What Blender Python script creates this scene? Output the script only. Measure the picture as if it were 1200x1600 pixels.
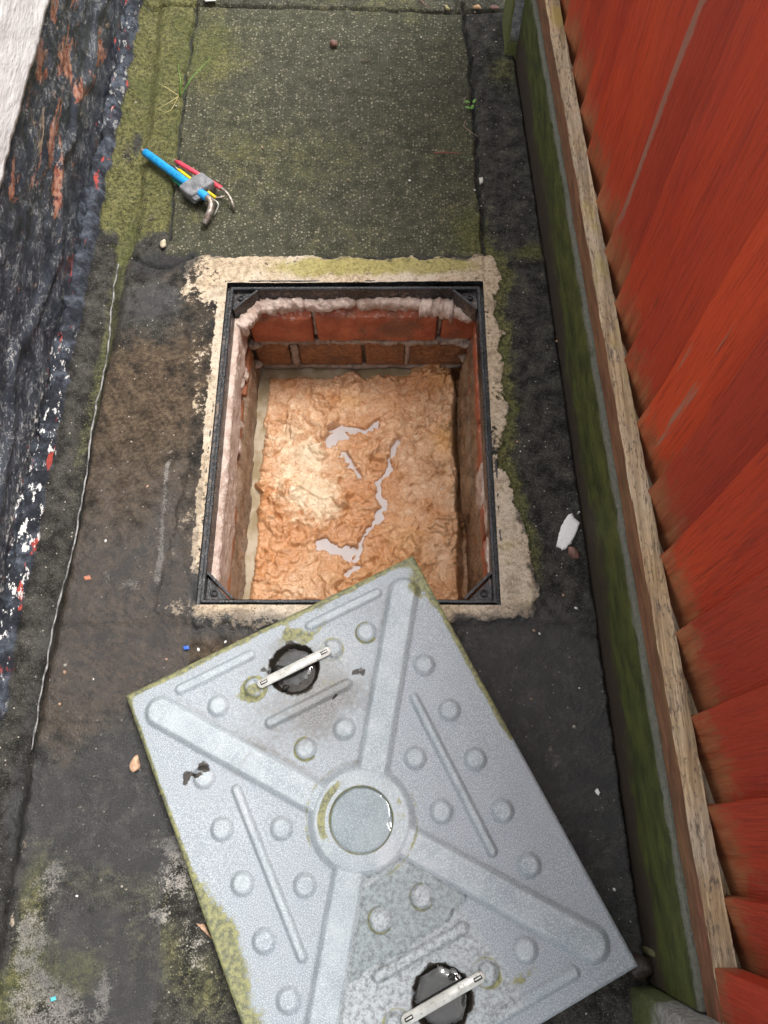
import bpy, bmesh, math, random
import numpy as np
from mathutils import Matrix, Vector

for o in list(bpy.data.objects):
    bpy.data.objects.remove(o)
sc = bpy.context.scene
COL = sc.collection
random.seed(7)
RNG = np.random.default_rng(11)

# ------------------------------------------------------------------ camera
F, H = 1210.67, 1.0808
RC = np.array([[0.99996, 0.00351, -0.00851], [0.0, -0.92434, -0.38157], [-0.0092, 0.38155, -0.9243]])
cam = bpy.data.cameras.new('camera')
cam.sensor_fit = 'HORIZONTAL'
cam.sensor_width = 36.0
cam.lens = 36.0 * F / 1200.0
cam.clip_start, cam.clip_end = 0.02, 200.0
camo = bpy.data.objects.new('camera', cam)
COL.objects.link(camo)
m3 = RC.T @ np.diag([1, -1, -1])
camo.matrix_world = Matrix.Translation((0, 0, H)) @ Matrix(m3.tolist()).to_4x4()
sc.camera = camo

# ------------------------------------------------------------------ overcast daylight
SUN_EL, SUN_AZ = math.radians(68), math.radians(55)      # azimuth from +y, clockwise
w = bpy.data.worlds.new('World')
sc.world = w
w.use_nodes = True
wt = w.node_tree
wt.nodes.clear()
sky = wt.nodes.new('ShaderNodeTexSky')
sky.sky_type = 'NISHITA'
sky.sun_disc = False
sky.sun_elevation = SUN_EL
sky.sun_rotation = SUN_AZ
sky.air_density, sky.dust_density, sky.ozone_density = 1.0, 4.0, 1.0
hs = wt.nodes.new('ShaderNodeHueSaturation')
hs.inputs['Saturation'].default_value = 0.18
bg = wt.nodes.new('ShaderNodeBackground')
bg.inputs['Strength'].default_value = 0.14
wo = wt.nodes.new('ShaderNodeOutputWorld')
wt.links.new(sky.outputs[0], hs.inputs['Color'])
wt.links.new(hs.outputs[0], bg.inputs['Color'])
wt.links.new(bg.outputs[0], wo.inputs['Surface'])
sl = bpy.data.lights.new('sun', 'SUN')
sl.energy = 1.5
sl.angle = math.radians(20)
sl.color = (1.0, 0.975, 0.94)
slo = bpy.data.objects.new('sun', sl)
COL.objects.link(slo)
sd = Vector((math.sin(SUN_AZ) * math.cos(SUN_EL), math.cos(SUN_AZ) * math.cos(SUN_EL), math.sin(SUN_EL)))
slo.rotation_euler = sd.to_track_quat('Z', 'Y').to_euler()
slo.location = (0, 1, 4)
vs = sc.view_settings
vs.view_transform = 'Standard'
vs.look = 'None'
vs.exposure = 1.08
vs.gamma = 1.0
vs.use_curve_mapping = False
sc.cycles.sample_clamp_indirect = 4.0

# ------------------------------------------------------------------ measuring and noise helpers
def gp(u, v, z=0.0):
    """survey point: photo pixel to the point of the horizontal plane at height z"""
    d = RC.T @ np.array([(u - 600) / F, (v - 800) / F, 1.0])
    t = (H - z) / -d[2]
    return np.array([d[0] * t, d[1] * t, z])

def gl(pts, z=0.0):
    return np.array([gp(u, v, z)[:2] for u, v in pts])

def _h(i, j, k, s):
    n = (i * 374761393 + j * 668265263 + k * 2147483647 + s * 974711 + 1013) & 0x7fffffff
    n = ((n ^ (n >> 13)) * 1274126177) & 0x7fffffff
    n = ((n ^ (n >> 15)) * 668265263) & 0x7fffffff
    return ((n ^ (n >> 16)) & 0xffff) / 65535.0

def vn(x, y, s=0):
    """gradient noise, about 0..1"""
    x, y = np.broadcast_arrays(np.asarray(x, float), np.asarray(y, float))
    xi = np.floor(x).astype(np.int64); yi = np.floor(y).astype(np.int64)
    fx = x - xi; fy = y - yi
    def g(i, j):
        t = _h(xi + i, yi + j, 0, s) * 6.2831853
        return np.cos(t) * (fx - i) + np.sin(t) * (fy - j)
    u = fx * fx * fx * (fx * (fx * 6 - 15) + 10); v = fy * fy * fy * (fy * (fy * 6 - 15) + 10)
    a, b, c, d = g(0, 0), g(1, 0), g(0, 1), g(1, 1)
    return np.clip(0.5 + 0.95 * ((a * (1 - u) + b * u) * (1 - v) + (c * (1 - u) + d * u) * v), 0, 1)

def vn3(x, y, z, s=0):
    zi = np.floor(z).astype(np.int64); fz = z - zi
    fz = fz * fz * (3 - 2 * fz)
    xi = np.floor(x).astype(np.int64); yi = np.floor(y).astype(np.int64)
    fx = x - xi; fy = y - yi
    fx = fx * fx * (3 - 2 * fx); fy = fy * fy * (3 - 2 * fy)
    def lay(k):
        a = _h(xi, yi, k, s); b = _h(xi + 1, yi, k, s); c = _h(xi, yi + 1, k, s); d = _h(xi + 1, yi + 1, k, s)
        return (a * (1 - fx) + b * fx) * (1 - fy) + (c * (1 - fx) + d * fx) * fy
    return lay(zi) * (1 - fz) + lay(zi + 1) * fz

def fbm(x, y, sc_, oct=4, s=0, r=0.5):
    t = 0; a = 1; n = 0
    ca, sa = math.cos(0.6), math.sin(0.6)
    a0 = 0.37 + s * 1.7
    x, y = (x * math.cos(a0) - y * math.sin(a0)) * sc_ + 31.7, (x * math.sin(a0) + y * math.cos(a0)) * sc_ + 17.3
    for o in range(oct):
        t = t + a * vn(x, y, s + o * 17); n += a; a *= r
        x, y = (x * ca - y * sa) * 2.03 + 11.3, (x * sa + y * ca) * 2.03 + 5.7
    return t / n

def fbm3(P, sc_, oct=3, s=0):
    t = 0; a = 1; n = 0
    for o in range(oct):
        k = sc_ * 2.03 ** o
        t = t + a * vn3(P[..., 0] * k + o * 3.1, P[..., 1] * k, P[..., 2] * k, s + 17 * o); n += a; a *= 0.5
    return t / n

def ss(a, b, x):
    t = np.clip((x - a) / (b - a), 0, 1)
    return t * t * (3 - 2 * t)

def dpoly(X, Y, pts):
    d = np.full(X.shape, 9.0)
    for (x0, y0), (x1, y1) in zip(pts[:-1], pts[1:]):
        ex, ey = x1 - x0, y1 - y0
        t = np.clip(((X - x0) * ex + (Y - y0) * ey) / (ex * ex + ey * ey + 1e-12), 0, 1)
        d = np.minimum(d, np.hypot(X - x0 - t * ex, Y - y0 - t * ey))
    return d

def sdf(X, Y, pts):
    pts = np.array(pts); q = np.vstack([pts, pts[:1]])
    ins = np.zeros(X.shape, bool)
    for (x0, y0), (x1, y1) in zip(q[:-1], q[1:]):
        c = ((y0 > Y) != (y1 > Y)) & (X < (x1 - x0) * (Y - y0) / (y1 - y0 + 1e-12) + x0)
        ins ^= c
    return np.where(ins, -1, 1) * dpoly(X, Y, q)

def xat(pts, Y):
    """x of a polyline (sorted by y) at given Y"""
    p = np.array(sorted(np.array(pts).tolist(), key=lambda a: a[1]))
    return np.interp(Y, p[:, 1], p[:, 0])

# ------------------------------------------------------------------ object helpers
def link(name, me, mat, parent=None):
    o = bpy.data.objects.new(name, me)
    COL.objects.link(o)
    if mat is not None and len(me.materials) == 0:
        me.materials.append(mat)
    if parent is not None:
        o.parent = parent
    return o

def tag(o, label=None, cat=None, group=None, kind=None):
    for k, v in (('label', label), ('category', cat), ('group', group), ('kind', kind)):
        if v:
            o[k] = v
    return o

def empty(name, loc=(0, 0, 0), mat4=None):
    o = bpy.data.objects.new(name, None)
    o.empty_display_size = 0.05
    COL.objects.link(o)
    if mat4 is not None:
        o.matrix_world = mat4
    else:
        o.location = loc
    return o

def smooth(me, on=True):
    me.polygons.foreach_set('use_smooth', [on] * len(me.polygons))

def grid(name, P, mat, parent=None, cells=None, attrs=None):
    ny, nx = P.shape[:2]
    idx = np.arange(ny * nx).reshape(ny, nx)
    q = np.stack([idx[:-1, :-1], idx[:-1, 1:], idx[1:, 1:], idx[1:, :-1]], -1)
    q = q[cells] if cells is not None else q.reshape(-1, 4)
    q = q.reshape(-1, 4)
    used, inv = np.unique(q, return_inverse=True)
    inv = inv.reshape(q.shape)
    V = P.reshape(-1, 3)[used]
    me = bpy.data.meshes.new(name)
    me.vertices.add(len(V)); me.vertices.foreach_set('co', V.astype(np.float32).ravel())
    me.loops.add(inv.size); me.loops.foreach_set('vertex_index', inv.astype(np.int32).ravel())
    me.polygons.add(len(inv))
    me.polygons.foreach_set('loop_start', np.arange(0, inv.size, 4, dtype=np.int32))
    me.polygons.foreach_set('loop_total', np.full(len(inv), 4, dtype=np.int32))
    me.update(calc_edges=True)
    for k, a in (attrs or {}).items():
        at = me.attributes.new(k, 'FLOAT', 'POINT')
        at.data.foreach_set('value', np.broadcast_to(a, (ny, nx)).reshape(-1)[used].astype(np.float32))
    smooth(me)
    return link(name, me, mat, parent)

def pyd(name, V, Fs, mat, parent=None, sm=True):
    me = bpy.data.meshes.new(name)
    me.from_pydata([tuple(map(float, v)) for v in V], [], [tuple(int(i) for i in f) for f in Fs])
    me.update()
    smooth(me, sm)
    return link(name, me, mat, parent)

def sweep(name, S, mat, parent=None, closed=False, caps=True, sm=True, flip=False, sharp=0):
    """S: (n,k,3) closed sections swept along n"""
    S = np.asarray(S, float); n, k = S.shape[:2]
    Fs = []
    for i in range(n if closed else n - 1):
        j = (i + 1) % n
        for a in range(k):
            b = (a + 1) % k
            Fs.append((i * k + a, i * k + b, j * k + b, j * k + a))
    if caps and not closed:
        Fs.append(tuple(range(k - 1, -1, -1)))
        Fs.append(tuple((n - 1) * k + a for a in range(k)))
    if flip:
        Fs = [f[::-1] for f in Fs]
    o = pyd(name, S.reshape(-1, 3), Fs, mat, parent, sm)
    bm = bmesh.new(); bm.from_mesh(o.data)
    bmesh.ops.recalc_face_normals(bm, faces=bm.faces)
    bm.to_mesh(o.data); bm.free()
    smooth(o.data, sm)
    if sm and sharp:
        o.data.set_sharp_from_angle(angle=math.radians(sharp))
    return o

def tube(name, pts, rad, mat, parent=None, k=8, sm=True, up=(0, 0, 1)):
    pts = np.array(pts, float); n = len(pts)
    rad = np.full(n, rad) if np.isscalar(rad) else np.array(rad)
    S = []
    for i in range(n):
        t = pts[min(i + 1, n - 1)] - pts[max(i - 1, 0)]
        t /= np.linalg.norm(t) + 1e-12
        a = np.cross(t, up)
        if np.linalg.norm(a) < 1e-3:
            a = np.cross(t, (1, 0, 0))
        a /= np.linalg.norm(a); b = np.cross(a, t)
        S.append([pts[i] + rad[i] * (math.cos(q) * a + math.sin(q) * b) for q in np.arange(k) * 2 * math.pi / k])
    return sweep(name, S, mat, parent, sm=sm)

def rbox(name, lo, hi, mat, parent=None, bev=0.003, step=0.02, amp=0.0, fr=40.0, seed=0, fn=None):
    """box with rounded edges, subdivided, surface roughened by noise"""
    lo, hi = np.array(lo, float), np.array(hi, float)
    ax = []
    for d in range(3):
        b = min(bev, (hi[d] - lo[d]) * 0.45)
        m = max(1, int(round((hi[d] - lo[d] - 2 * b) / step)))
        ax.append(np.concatenate([[lo[d], lo[d] + b * 0.45], np.linspace(lo[d] + b, hi[d] - b, m + 1), [hi[d] - b * 0.45, hi[d]]]))
    V, Fs, key = [], [], {}
    def vid(p):
        kk = tuple(np.round(p, 6))
        if kk not in key:
            key[kk] = len(V); V.append(p)
        return key[kk]
    for d in range(3):
        e, f = (d + 1) % 3, (d + 2) % 3
        for side in (0, 1):
            g = []
            for i in ax[e]:
                row = []
                for j in ax[f]:
                    p = np.zeros(3); p[d] = (lo, hi)[side][d]; p[e] = i; p[f] = j
                    row.append(vid(p))
                g.append(row)
            for i in range(len(g) - 1):
                for j in range(len(g[0]) - 1):
                    q = (g[i][j], g[i + 1][j], g[i + 1][j + 1], g[i][j + 1])
                    Fs.append(q if side else q[::-1])
    V = np.array(V)
    bb = np.minimum(bev, (hi - lo) * 0.45)
    inn = np.clip(V, lo + bb, hi - bb)
    d = (V - inn) / bb
    L = np.linalg.norm(d, axis=1, keepdims=True)
    nrm = d / np.maximum(L, 1e-9)
    V = inn + nrm * bb * np.minimum(L, 1)
    if amp:
        V = V + nrm * ((fbm3(V + seed * 1.37, fr, 3, seed) - 0.5) * 2 * amp)[:, None]
    if fn is not None:
        V = fn(V)
    return pyd(name, V, Fs, mat, parent)

def rock(name, loc, size, mat, seed=0, parent=None, rough=0.35, sub=2, rz=0.0):
    bm = bmesh.new()
    bmesh.ops.create_icosphere(bm, subdivisions=sub, radius=1.0)
    V = np.array([v.co for v in bm.verts])
    k = 1 + (fbm3(V + seed * 3.3, 1.6, 3, seed) - 0.5) * 2 * rough
    V = V * k[:, None] * np.array(size)
    for v, p in zip(bm.verts, V):
        v.co = p
    me = bpy.data.meshes.new(name); bm.to_mesh(me); bm.free()
    smooth(me)
    o = link(name, me, mat, parent)
    o.location = loc; o.rotation_euler = (0, 0, rz)
    return o

# ------------------------------------------------------------------ material helpers
class Mat:
    def __init__(s, name, rough=0.7, spec=0.4):
        s.m = bpy.data.materials.new(name); s.m.use_nodes = True
        s.t = s.m.node_tree; s.t.nodes.clear()
        s.out = s.t.nodes.new('ShaderNodeOutputMaterial')
        s.p = s.t.nodes.new('ShaderNodeBsdfPrincipled')
        s.t.links.new(s.p.outputs[0], s.out.inputs['Surface'])
        s.p.inputs['Roughness'].default_value = rough
        s.p.inputs['Specular IOR Level'].default_value = spec
        s.co = s.t.nodes.new('ShaderNodeTexCoord').outputs['Object']
    def put(s, sock, v):
        if hasattr(v, 'is_linked'):
            s.t.links.new(v, sock)
        elif isinstance(v, (tuple, list)):
            sock.default_value = tuple(v) + ((1.0,) if len(v) == 3 and len(sock.default_value) == 4 else ())
        else:
            sock.default_value = v
    def set(s, **k):
        for a, v in k.items():
            s.put(s.p.inputs[a.replace('_', ' ')], v)
        return s
    def vec(s, scale=(1, 1, 1), off=None):
        n = s.t.nodes.new('ShaderNodeMapping'); s.t.links.new(s.co, n.inputs['Vector'])
        n.inputs['Scale'].default_value = scale
        if off is not None:
            s.put(n.inputs['Location'], off)
        return n.outputs[0]
    def noise(s, sc_, det=4, rg=0.55, vec=None, dist=0.0):
        n = s.t.nodes.new('ShaderNodeTexNoise'); s.t.links.new(vec or s.co, n.inputs['Vector'])
        n.inputs['Scale'].default_value = sc_; n.inputs['Detail'].default_value = det
        n.inputs['Roughness'].default_value = rg; n.inputs['Distortion'].default_value = dist
        return n.outputs['Fac']
    def vor(s, sc_, vec=None, feat='F1'):
        n = s.t.nodes.new('ShaderNodeTexVoronoi'); n.feature = feat
        s.t.links.new(vec or s.co, n.inputs['Vector']); n.inputs['Scale'].default_value = sc_
        sp = s.t.nodes.new('ShaderNodeSeparateColor')
        if feat != 'DISTANCE_TO_EDGE':
            s.t.links.new(n.outputs['Color'], sp.inputs[0])
        return n.outputs['Distance'], sp.outputs[0], sp.outputs[1]
    def attr(s, name):
        n = s.t.nodes.new('ShaderNodeAttribute'); n.attribute_name = name
        return n.outputs['Fac']
    def rnd(s):
        return s.t.nodes.new('ShaderNodeObjectInfo').outputs['Random']
    def xyz(s, i):
        n = s.t.nodes.new('ShaderNodeSeparateXYZ'); s.t.links.new(s.co, n.inputs[0]); return n.outputs[i]
    def op(s, o, a, b=0.0, c=0.0):
        n = s.t.nodes.new('ShaderNodeMath'); n.operation = o
        s.put(n.inputs[0], a); s.put(n.inputs[1], b); s.put(n.inputs[2], c)
        return n.outputs[0]
    def rmp(s, x, a, b, lo=0.0, hi=1.0):
        n = s.t.nodes.new('ShaderNodeMapRange'); n.interpolation_type = 'SMOOTHSTEP'
        s.put(n.inputs['Value'], x); s.put(n.inputs['From Min'], a); s.put(n.inputs['From Max'], b)
        s.put(n.inputs['To Min'], lo); s.put(n.inputs['To Max'], hi)
        return n.outputs['Result']
    def th(s, mask, ns, k=1.0, soft=0.08, at=0.5):
        """ragged mask: mask pushed by noise then cut"""
        v = s.op('MULTIPLY_ADD', s.op('SUBTRACT', ns, 0.5), k, mask)
        return s.rmp(v, at - soft, at + soft)
    def mul(s, a, b):
        return s.op('MULTIPLY', a, b)
    def mix(s, f, a, b, mode='MIX'):
        n = s.t.nodes.new('ShaderNodeMix'); n.data_type = 'RGBA'; n.blend_type = mode
        s.put(n.inputs[0], f); s.put(n.inputs[6], a); s.put(n.inputs[7], b)
        return n.outputs[2]
    def bump(s, h, dist=0.002, st=1.0, prev=None):
        n = s.t.nodes.new('ShaderNodeBump'); s.put(n.inputs['Height'], h)
        n.inputs['Distance'].default_value = dist; n.inputs['Strength'].default_value = st
        if prev is not None:
            s.t.links.new(prev, n.inputs['Normal'])
        s.t.links.new(n.outputs[0], s.p.inputs['Normal'])
        return n.outputs[0]

def flat(name, col, rough=0.6, var=0.25, scale=120, spec=0.4, bump=0.0004):
    m = Mat(name, rough, spec)
    n = m.noise(scale, 4)
    c2 = tuple(min(1, c * (1 + var)) for c in col); c1 = tuple(c * (1 - var) for c in col)
    m.set(Base_Color=m.mix(m.rmp(n, 0.3, 0.7), c1, c2))
    m.bump(n, bump)
    return m.m

# --- weathered concrete of the yard floor
def mk_concrete():
    m = Mat('weathered_concrete')
    n0, n1, n2, n3 = m.noise(9, 5), m.noise(38, 8, 0.68), m.noise(150, 6, 0.75), m.noise(520, 3, 0.6)
    n23 = m.op('MULTIPLY_ADD', n2, 0.5, m.mul(n3, 0.5))
    base = m.mix(m.rmp(n1, 0.32, 0.68), (0.013, 0.0125, 0.011), (0.066, 0.062, 0.053))
    base = m.mix(m.mul(m.rmp(n3, 0.58, 0.72), 0.55), base, (0.2, 0.19, 0.165))
    # brown screed
    br = m.th(m.attr('brown'), n1, 1.2, 0.22)
    brc = m.mix(m.rmp(m.op('MULTIPLY_ADD', n1, 0.6, m.mul(n2, 0.4)), 0.34, 0.66), (0.028, 0.021, 0.015), (0.115, 0.083, 0.054))
    base = m.mix(br, base, brc)
    base = m.mix(m.mul(m.attr('agg'), 0.6), base, m.mix(n1, (0.034, 0.036, 0.02), (0.1, 0.1, 0.06)))
    # exposed stones
    d1, r1, q1 = m.vor(165)
    d2, r2, q2 = m.vor(300)
    ag = m.attr('agg')
    st1 = m.mul(m.rmp(d1, 0.42, 0.25), m.rmp(r1, 0.42, 0.5))
    st2 = m.mul(m.rmp(d2, 0.4, 0.25), m.rmp(r2, 0.55, 0.6))
    st = m.op('MAXIMUM', st1, m.mul(st2, 0.8))
    stc = m.mix(q1, (0.11, 0.105, 0.075), (0.38, 0.355, 0.255))
    base = m.mix(m.mul(m.mul(st, ag), m.rmp(n1, 0.3, 0.6, 0.3, 0.85)), base, stc)
    # stray pale grit everywhere
    d3, r3, q3 = m.vor(120)
    base = m.mix(m.mul(m.rmp(d3, 0.17, 0.08), m.rmp(r3, 0.78, 0.82)), base, (0.4, 0.36, 0.3))
    # moss film
    mo = m.th(m.op('MINIMUM', m.attr('moss'), 0.8), n1, 1.3, 0.22)
    mo2 = m.th(m.op('MINIMUM', m.attr('moss'), 0.72), n23, 1.8, 0.22, 0.55)
    moc = m.mix(m.rmp(n2, 0.32, 0.68), (0.042, 0.048, 0.014), (0.2, 0.188, 0.064))
    moc = m.mix(m.mul(m.rmp(n0, 0.42, 0.62), 0.7), moc, m.mix(n2, (0.035, 0.045, 0.012), (0.12, 0.13, 0.035)))
    moc = m.mix(m.mul(m.rmp(n3, 0.58, 0.68), 0.5), moc, (0.27, 0.255, 0.12))
    base = m.mix(m.mul(m.op('MAXIMUM', m.mul(mo, 0.75), m.mul(mo2, 0.7)), 0.92), base, moc)
    # pale lime bloom
    pa = m.th(m.op('MINIMUM', m.attr('pale'), 0.56), m.op('MULTIPLY_ADD', n1, 0.45, m.mul(n23, 0.55)), 3.2, 0.16)
    base = m.mix(m.mul(pa, 0.85), base, m.mix(n3, (0.14, 0.13, 0.115), (0.36, 0.335, 0.3)))
    # cement mortar collar
    ta = m.th(m.attr('tan'), m.op('MULTIPLY_ADD', n2, 0.5, m.mul(n1, 0.5)), 2.6, 0.09)
    tac = m.mix(m.rmp(n2, 0.3, 0.7), (0.36, 0.27, 0.175), (0.62, 0.51, 0.37))
    tac = m.mix(m.mul(m.rmp(n0, 0.45, 0.6), 0.7), tac, m.mix(n2, (0.46, 0.37, 0.28), (0.74, 0.66, 0.54)))
    tac = m.mix(m.mul(m.rmp(n1, 0.5, 0.68), 0.6), tac, (0.2, 0.15, 0.095))
    tac = m.mix(m.mul(m.rmp(n23, 0.545, 0.6), 0.8), tac, (0.13, 0.105, 0.075))
    tac = m.mix(m.mul(m.th(m.attr('tanmoss'), n1, 1.0, 0.25), 0.85), tac, m.mix(n2, (0.16, 0.15, 0.03), (0.46, 0.4, 0.14)))
    base = m.mix(ta, base, tac)
    # black bitumen grime
    gr = m.th(m.attr('grime'), n1, 1.0, 0.2)
    base = m.mix(m.mul(gr, 0.85), base, m.mix(n2, (0.012, 0.013, 0.014), (0.05, 0.05, 0.052)))
    # paint left on the fillet at the wall foot
    pt = m.attr('paint')
    ptm = m.th(pt, n1, 0.5, 0.12)
    blue = m.mix(m.rmp(n1, 0.42, 0.72), (0.02, 0.022, 0.028), (0.10, 0.115, 0.14))
    base = m.mix(ptm, base, blue)
    nr = m.noise(42, 4, 0.55, m.vec((1.5, 0.4, 1)))
    nb = m.noise(5.5, 2)
    red = m.mul(m.mul(ptm, m.rmp(nr, 0.61, 0.65)), m.rmp(nb, 0.42, 0.55))
    base = m.mix(m.mul(red, 0.85), base, (0.44, 0.07, 0.05))
    nw = m.noise(75, 5, 0.65, m.vec((1.5, 0.6, 1), (3, 7, 0)))
    wh = m.mul(m.mul(ptm, m.rmp(nw, 0.575, 0.61)), m.attr('white'))
    base = m.mix(wh, base, (0.78, 0.76, 0.72))
    base = m.mix(1.0, base, m.mix(m.rmp(n23, 0.36, 0.64), (0.62, 0.62, 0.62), (1.32, 1.32, 1.32)), 'MULTIPLY')
    # water in the pores
    we = m.th(m.attr('wet'), n1, 0.8, 0.25, 0.42)
    base = m.mix(m.mul(we, 0.8), base, m.mix(0.3, (0.004, 0.004, 0.0045), base))
    m.set(Base_Color=base)
    m.set(Roughness=m.op('MULTIPLY_ADD', we, m.rmp(n2, 0.35, 0.65, -0.82, -0.7), 0.9))
    m.set(Specular_IOR_Level=m.op('MULTIPLY_ADD', we, 0.5, 0.18))
    hh = m.op('ADD', m.mul(n2, 0.6), m.mul(n3, 0.22))
    hh = m.op('ADD', hh, m.mul(m.mul(st, ag), 0.5))
    hh = m.mul(hh, m.op('MULTIPLY_ADD', we, 0.5, 1.0))
    m.bump(hh, 0.003, 1.0)
    return m.m
CONC = mk_concrete()

# ------------------------------------------------------------------ survey of the yard floor (points measured on the ground plane)
J_LEFT = gl([(306, 2), (303, 30), (290, 110), (280, 200), (268, 300), (262, 372)])
J_RIGHT = gl([(722, 5), (725, 30), (735, 90), (742, 180), (748, 280), (757, 395)])
J_TOP = gl([(150, 2), (300, 6), (430, 10), (560, 13), (700, 18), (800, 16)])
J_TOP2 = gl([(713, 18), (711, -60)])
J_LOW = gl([(110, 1219), (180, 1222), (260, 1221), (330, 1226)])
CRACK = gl([(205, 398), (222, 414), (245, 420), (268, 418), (300, 400)])
GUT = gl([(247, -40), (240, 0), (225, 150), (208, 300), (192, 400), (180, 440), (168, 520), (146, 610), (122, 720), (103, 830), (72, 980), (45, 1100), (18, 1250), (-10, 1390), (-40, 1600)])
BEAD = gl([(186, 415), (180, 450), (174, 500), (170, 550), (163, 590), (152, 635), (142, 690), (137, 740), (130, 780), (119, 845), (107, 895), (96, 930), (88, 965), (80, 1010), (71, 1055), (60, 1120), (50, 1180)])
COLLAR = gl([(288, 412), (300, 398), (345, 395), (352, 402), (450, 398), (600, 404), (735, 404), (758, 396), (776, 406), (784, 432), (783, 452), (770, 470), (775, 492), (785, 520), (779, 545), (788, 600), (793, 640), (785, 690), (781, 728), (795, 738), (800, 770), (814, 810), (828, 850), (833, 890), (845, 930), (836, 960), (800, 975), (745, 972), (640, 968), (480, 976), (400, 985), (330, 978), (300, 968), (245, 962), (240, 940), (263, 880), (282, 780), (296, 690), (298, 600), (293, 520), (287, 460)])
XW = lambda y: -0.557 + 0.009 * np.asarray(y)           # face of the left wall at the ground
XF = lambda y: 0.303 - 0.041 * np.asarray(y)            # slab edge along the fence
FX0, FX1, FY0, FY1 = -0.2865, 0.1635, 0.293, 0.8752      # manhole frame, outside

SP = 0.003
gx = np.arange(-0.575, 0.345, SP); gy = np.arange(-0.48, 1.95, SP)
X, Y = np.meshgrid(gx, gy)
wob = (fbm(X, Y, 22, 4, 3) - 0.5)
wx, wy = X + wob * 0.012, Y + (fbm(X, Y, 22, 4, 9) - 0.5) * 0.012
Z = (fbm(X, Y, 3.0, 3, 1) - 0.5) * 0.006 + (fbm(X, Y, 40, 4, 2) - 0.5) * 0.0022 + (fbm(X, Y, 170, 2, 4) - 0.5) * 0.0011
Z = Z - 0.002
def groove(pts, wd, dp, warp=True):
    a, b = (wx, wy) if warp else (X, Y)
    d = dpoly(a, b, pts)
    return -dp * (1 - ss(wd * 0.35, wd, d))
jl, jr, jt = xat(J_LEFT, Y), xat(J_RIGHT, Y), np.interp(X, J_TOP[:, 0], J_TOP[:, 1])
ylow = gp(262, 372)[1]
Z += groove(J_LEFT, 0.0055, 0.012) + groove(J_RIGHT, 0.0055, 0.012)
Z += groove(J_TOP, 0.006, 0.008) + groove(J_TOP2, 0.004, 0.006) + groove(J_LOW, 0.003, 0.003) + groove(CRACK, 0.004, 0.007)
dg = dpoly(wx, wy, GUT)
Z += -0.012 * (1 - ss(0.004, 0.026, dg))
xb = xat(np.vstack([BEAD, gl([(5, 1400), (-30, 1600)])]), Y)
scr = ss(-0.004, 0.004, X - xb) * (1 - ss(-0.02, 0.0, Y - gp(300, 398)[1]))
Z += 0.004 * scr * ss(gp(200, 975)[1] - 0.006, gp(200, 975)[1] + 0.006, wy + 0.12 * 0)
col = sdf(wx + (fbm(X, Y, 45, 4, 15) - 0.5) * 0.02, wy + (fbm(X, Y, 45, 4, 16) - 0.5) * 0.02, COLLAR)
colm = 1 - ss(-0.005, 0.003, col)
Z += 0.0035 * colm
Z += groove(gl([(757, 398), (757, 440)]), 0.003, 0.004) + groove(gl([(770, 470), (790, 478)]), 0.002, 0.003)
Z += groove(gl([(774, 491), (760, 492)]), 0.002, 0.003) + groove(gl([(785, 525), (760, 524)]), 0.002, 0.003)
# fillet at the wall foot and the drop at the fence
tw = (X - XW(Y)) / 0.036 + wob * 0.5
fil = (1 - ss(0.55, 1.0, tw))
Z += fil * (0.012 + 0.014 * np.clip(1 - tw, 0, 1)) * (0.75 + 0.5 * fbm(X, Y, 14, 3, 21))
Z += fil * (fbm(X, Y, 90, 3, 31) - 0.5) * 0.006
Z -= 0.016 * (1 - ss(0.0, 0.006, np.abs(tw) * 0.036))
fe = X - XF(Y) + (fbm(X, Y, 60, 3, 8) - 0.5) * 0.006
Z -= 0.014 * ss(-0.002, 0.007, fe)
# hollows that hold water
def blob(u, v, rx, ry, amp=1.0, ang=0.0):
    c = gp(u, v); dx, dy = wx - c[0], wy - c[1]
    a, b = math.cos(ang), math.sin(ang)
    return amp * np.exp(-(((dx * a + dy * b) / rx) ** 2 + ((-dx * b + dy * a) / ry) ** 2))
Z -= blob(140, 1480, 0.035, 0.03, 0.004) + blob(200, 1520, 0.03, 0.03, 0.004)
yv = Y
# masks
top = ss(ylow - 0.05, ylow + 0.07, Y + wob * 0.2)
moss = np.zeros_like(X); tan = colm.copy(); brown = np.zeros_like(X); wet = np.zeros_like(X)
pale = np.zeros_like(X); agg = np.zeros_like(X); grime = np.zeros_like(X)
inagg = ss(-0.003, 0.003, X - jl) * ss(-0.003, 0.003, jr - X) * ss(-0.004, 0.004, Y - gp(500, 400)[1])
agg = inagg * (1 - ss(-0.004, 0.004, Y - jt)) * (1 - colm)
agg = np.maximum(agg, 0.55 * ss(-0.004, 0.004, Y - jt))
leftstrip = (1 - ss(-0.003, 0.003, X - jl)) * top
moss += leftstrip * (0.86 + 0.35 * (fbm(X, Y, 8, 3, 41) - 0.5)) + inagg * (0.3 + 0.42 * (fbm(X, Y, 5, 3, 43) - 0.5))
moss += blob(325, 70, 0.05, 0.12, 0.45) + blob(740, 375, 0.035, 0.06, 0.4) + blob(690, 330, 0.06, 0.05, 0.12)
moss -= blob(560, 120, 0.16, 0.12, 0.3) + blob(280, 395, 0.07, 0.04, 0.45) + blob(205, 235, 0.02, 0.04, 0.6)
edge_r = np.exp(-(np.clip(col, 0, 1) / 0.016) ** 2) * (X > FX1) * ss(0.3, 0.36, Y)
moss += 0.75 * edge_r * (0.4 + 0.9 * fbm(X, Y, 12, 3, 44))
rstrip = ss(-0.003, 0.003, X - jr) * (1 - colm)
moss += rstrip * 0.22 * ss(0.25, 0.6, Y) + blob(830, 395, 0.03, 0.02, 0.5) + blob(785, 110, 0.03, 0.05, 0.35)
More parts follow.
